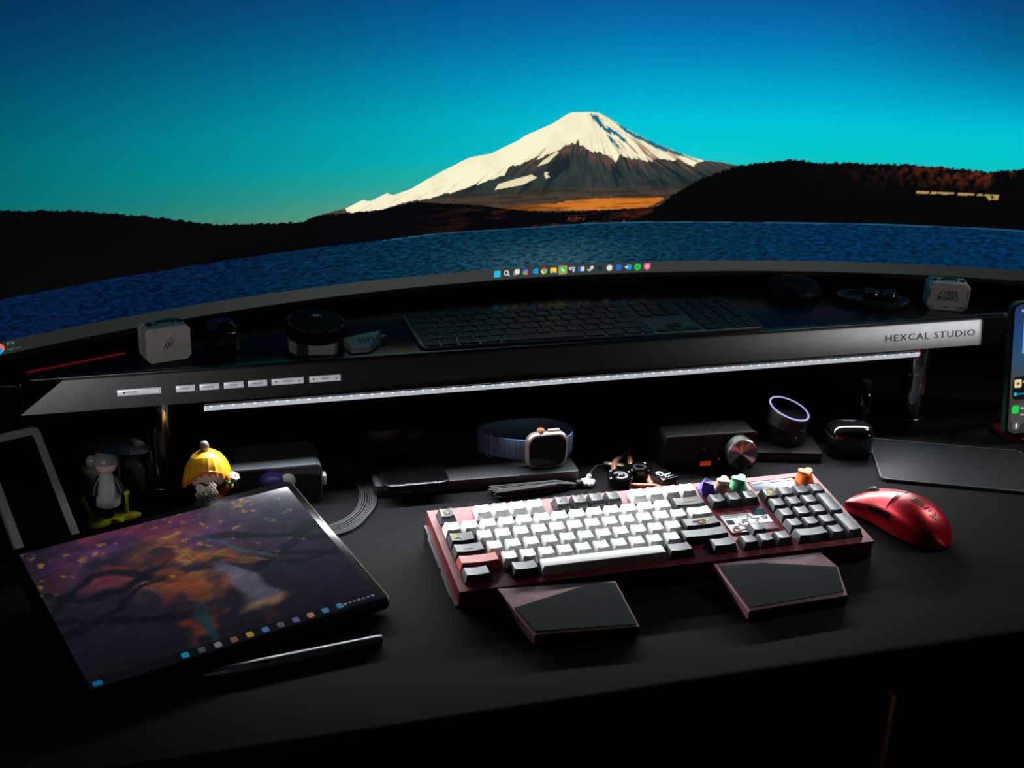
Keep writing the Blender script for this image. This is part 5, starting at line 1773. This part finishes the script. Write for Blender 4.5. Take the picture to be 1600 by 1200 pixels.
# slim keyboard
sk = thing('slim_keyboard', 'slim dark keyboard with flat keys lying on the riser', 'keyboard', (0.0170, 0.3275, TZ), R(-0.8))
MB().rbox(0.4190, 0.1165, 0.0040, 0.0075, 0.0008, n=5).build('plate', mat('space_grey', (98, 104, 106), 0.4, metal=0.7), sk)
FK = mat('flat_key_black', (12, 12, 13), 0.45)
fm = {}


def flat_key(x, y, w, d=0.0165):
    k = (round(w, 4), round(d, 4))
    if k not in fm:
        fm[k] = MB().rbox(w, d, 0.0016, 0.0018, 0.0003, n=2).mesh('flat_key', FK)
    link('flat_key', fm[k], sk, (x, y, 0.0041))


X0, PT = -0.2060, 0.0190
for r in range(6):
    y = -0.0480 + r * 0.0191
    if r == 0:
        row = [1, 1, 1.25, 1.25, 5, 1.25, 1.25, 1.0, 0.75]
    elif r == 1:
        row = [2.25] + [1] * 10 + [2.25]
    elif r == 2:
        row = [1.75] + [1] * 11 + [1.75]
    elif r == 3:
        row = [1.5] + [1] * 12 + [1]
    elif r == 4:
        row = [1] * 13 + [1.5]
    else:
        row = [1.5] + [1] * 13
    tot = sum(row)
    x = X0
    for w in row:
        ww = w * PT * 14.5 / tot
        flat_key(x + ww / 2, y, ww - 0.0026)
        x += ww
    nx0 = X0 + 14.5 * PT + 0.0040
    if r >= 3:
        for i in range(3):
            flat_key(nx0 + (i + 0.5) * 0.0185, y, 0.016)
    elif r == 0:
        for i in range(3):
            flat_key(nx0 + (i + 0.5) * 0.0185, y - 0.002, 0.016, 0.010)
    elif r == 1:
        flat_key(nx0 + 1.5 * 0.0185, y - 0.007, 0.016, 0.010)
    qx0 = nx0 + 3 * 0.0185 + 0.0040
    for i in range(4):
        if r == 0 and i == 1:
            continue
        if r == 0 and i == 0:
            flat_key(qx0 + 1.0 * 0.0186, y, 0.0346)
        else:
            flat_key(qx0 + (i + 0.5) * 0.0186, y, 0.016)

dish = thing('oval_tray', 'dark oval tray with pale rim holding two black knobs', 'tray', (0.4210, 0.3440, TZ), R(-33))
b = MB()
oo = [(0.046 * math.copysign(abs(math.cos(t)) ** 0.8, math.cos(t)), 0.025 * math.copysign(abs(math.sin(t)) ** 0.8, math.sin(t))) for t in np.linspace(0, 2 * PI, 49)[:-1]]
b.loft([[(x * k, y * k, z) for x, y in oo] for k, z in ((0.90, 0.0), (1.0, 0.006), (0.985, 0.0066), (0.94, 0.0062), (0.86, 0.0022))])
b.build('dish', mat('blue_grey_dish', (62, 72, 76), 0.35, metal=0.3), dish, smooth=50)
for x, y in ((-0.002, 0.004), (0.020, 0.006)):
    MB().lathe([(0.010, 0.0), (0.0108, 0.001), (0.0105, 0.010), (0.0085, 0.0125), (0.003, 0.0132)], 28, (x, y, 0.002)).build('knob', BLACKG, dish, smooth=50)
dm = thing('low_dome', 'low matte black dome on the riser beyond the slim keyboard', 'dome', (0.3360, 0.3980, TZ))
MB().lathe([(0.034, 0.0), (0.036, 0.002), (0.0355, 0.008), (0.031, 0.014), (0.020, 0.0185), (0.002, 0.020)], 40).build('shell', mat('dome_black', (6, 6, 8), 0.5, spec=0.2), dm, smooth=60)
MB().lathe([(0.0362, 0.0), (0.0368, 0.0006), (0.0362, 0.0012)], 40, (0, 0, 0.004)).build('band', BLACKP, dm)


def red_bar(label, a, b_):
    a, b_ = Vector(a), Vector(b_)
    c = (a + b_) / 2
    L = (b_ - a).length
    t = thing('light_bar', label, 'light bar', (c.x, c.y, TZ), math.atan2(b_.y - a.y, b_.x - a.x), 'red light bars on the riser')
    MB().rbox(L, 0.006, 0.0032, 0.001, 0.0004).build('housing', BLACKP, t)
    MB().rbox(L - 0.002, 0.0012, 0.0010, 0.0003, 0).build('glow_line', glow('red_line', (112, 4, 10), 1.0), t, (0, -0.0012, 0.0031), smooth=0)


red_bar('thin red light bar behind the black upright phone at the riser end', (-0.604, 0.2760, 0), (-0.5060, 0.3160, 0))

# ------------------------------------------------------------------ below the desk
wp = thing('wooden_post', 'slim brown wooden post standing in the dark below the desk', 'post', (0.4440, 0.200, -0.74))
MB().rbox(0.0085, 0.020, 0.384, 0.001, 0.0006).build('shaft', mat('brown_wood', (214, 150, 100), 0.6, scale=30, var=0.25), wp)
MB().rbox(0.06, 0.06, 0.012, 0.004, 0.001).build('foot', BLACKM, wp)
bag = thing('plastic_bag', 'crumpled clear plastic bag lying on the dark floor', 'bag', (0.895, 0.53, -0.74))
b = MB()
rng = random.Random(3)
loops = []
for i in range(22):
    t = i / 21
    cx, cy = -0.03 + 0.05 * t, 0.12 - 0.24 * t
    rr = 0.012 + 0.02 * math.sin(PI * min(1, t * 1.1 + 0.05)) + 0.006 * math.sin(9 * t)
    loops.append([(cx + (rr * (1 + rng.uniform(-.3, .3))) * math.cos(a), cy + rng.uniform(-.004, .004), max(0.0, rr * 0.9 + (rr * (1 + rng.uniform(-.3, .3))) * math.sin(a))) for a in [2 * PI * k / 14 for k in range(14)]])
b.loft(loops)
b.build('film', mat('clear_film', (200, 210, 208), 0.15, trans=0.6, spec=0.8), bag, smooth=0)
MB().tube([(-0.034, 0.128, 0.012), (-0.036, 0.134, 0.016), (-0.030, 0.137, 0.014)], 0.004, 8).build('tie', SILVER, bag)
tb = thing('cardboard_box', 'tan cardboard box on the floor at the picture edge', 'box', (1.21, 0.72, -0.74), R(12))
MB().rbox(0.22, 0.18, 0.09, 0.002, 0.001).build('carton', mat('tan_card', (150, 112, 66), 0.7), tb)
MB().box(-0.111, 0.111, -0.012, 0.012, 0.0895, 0.0905).build('tape', mat('pale_tape', (170, 140, 96), 0.4), tb, smooth=0)

texts_to_mesh()
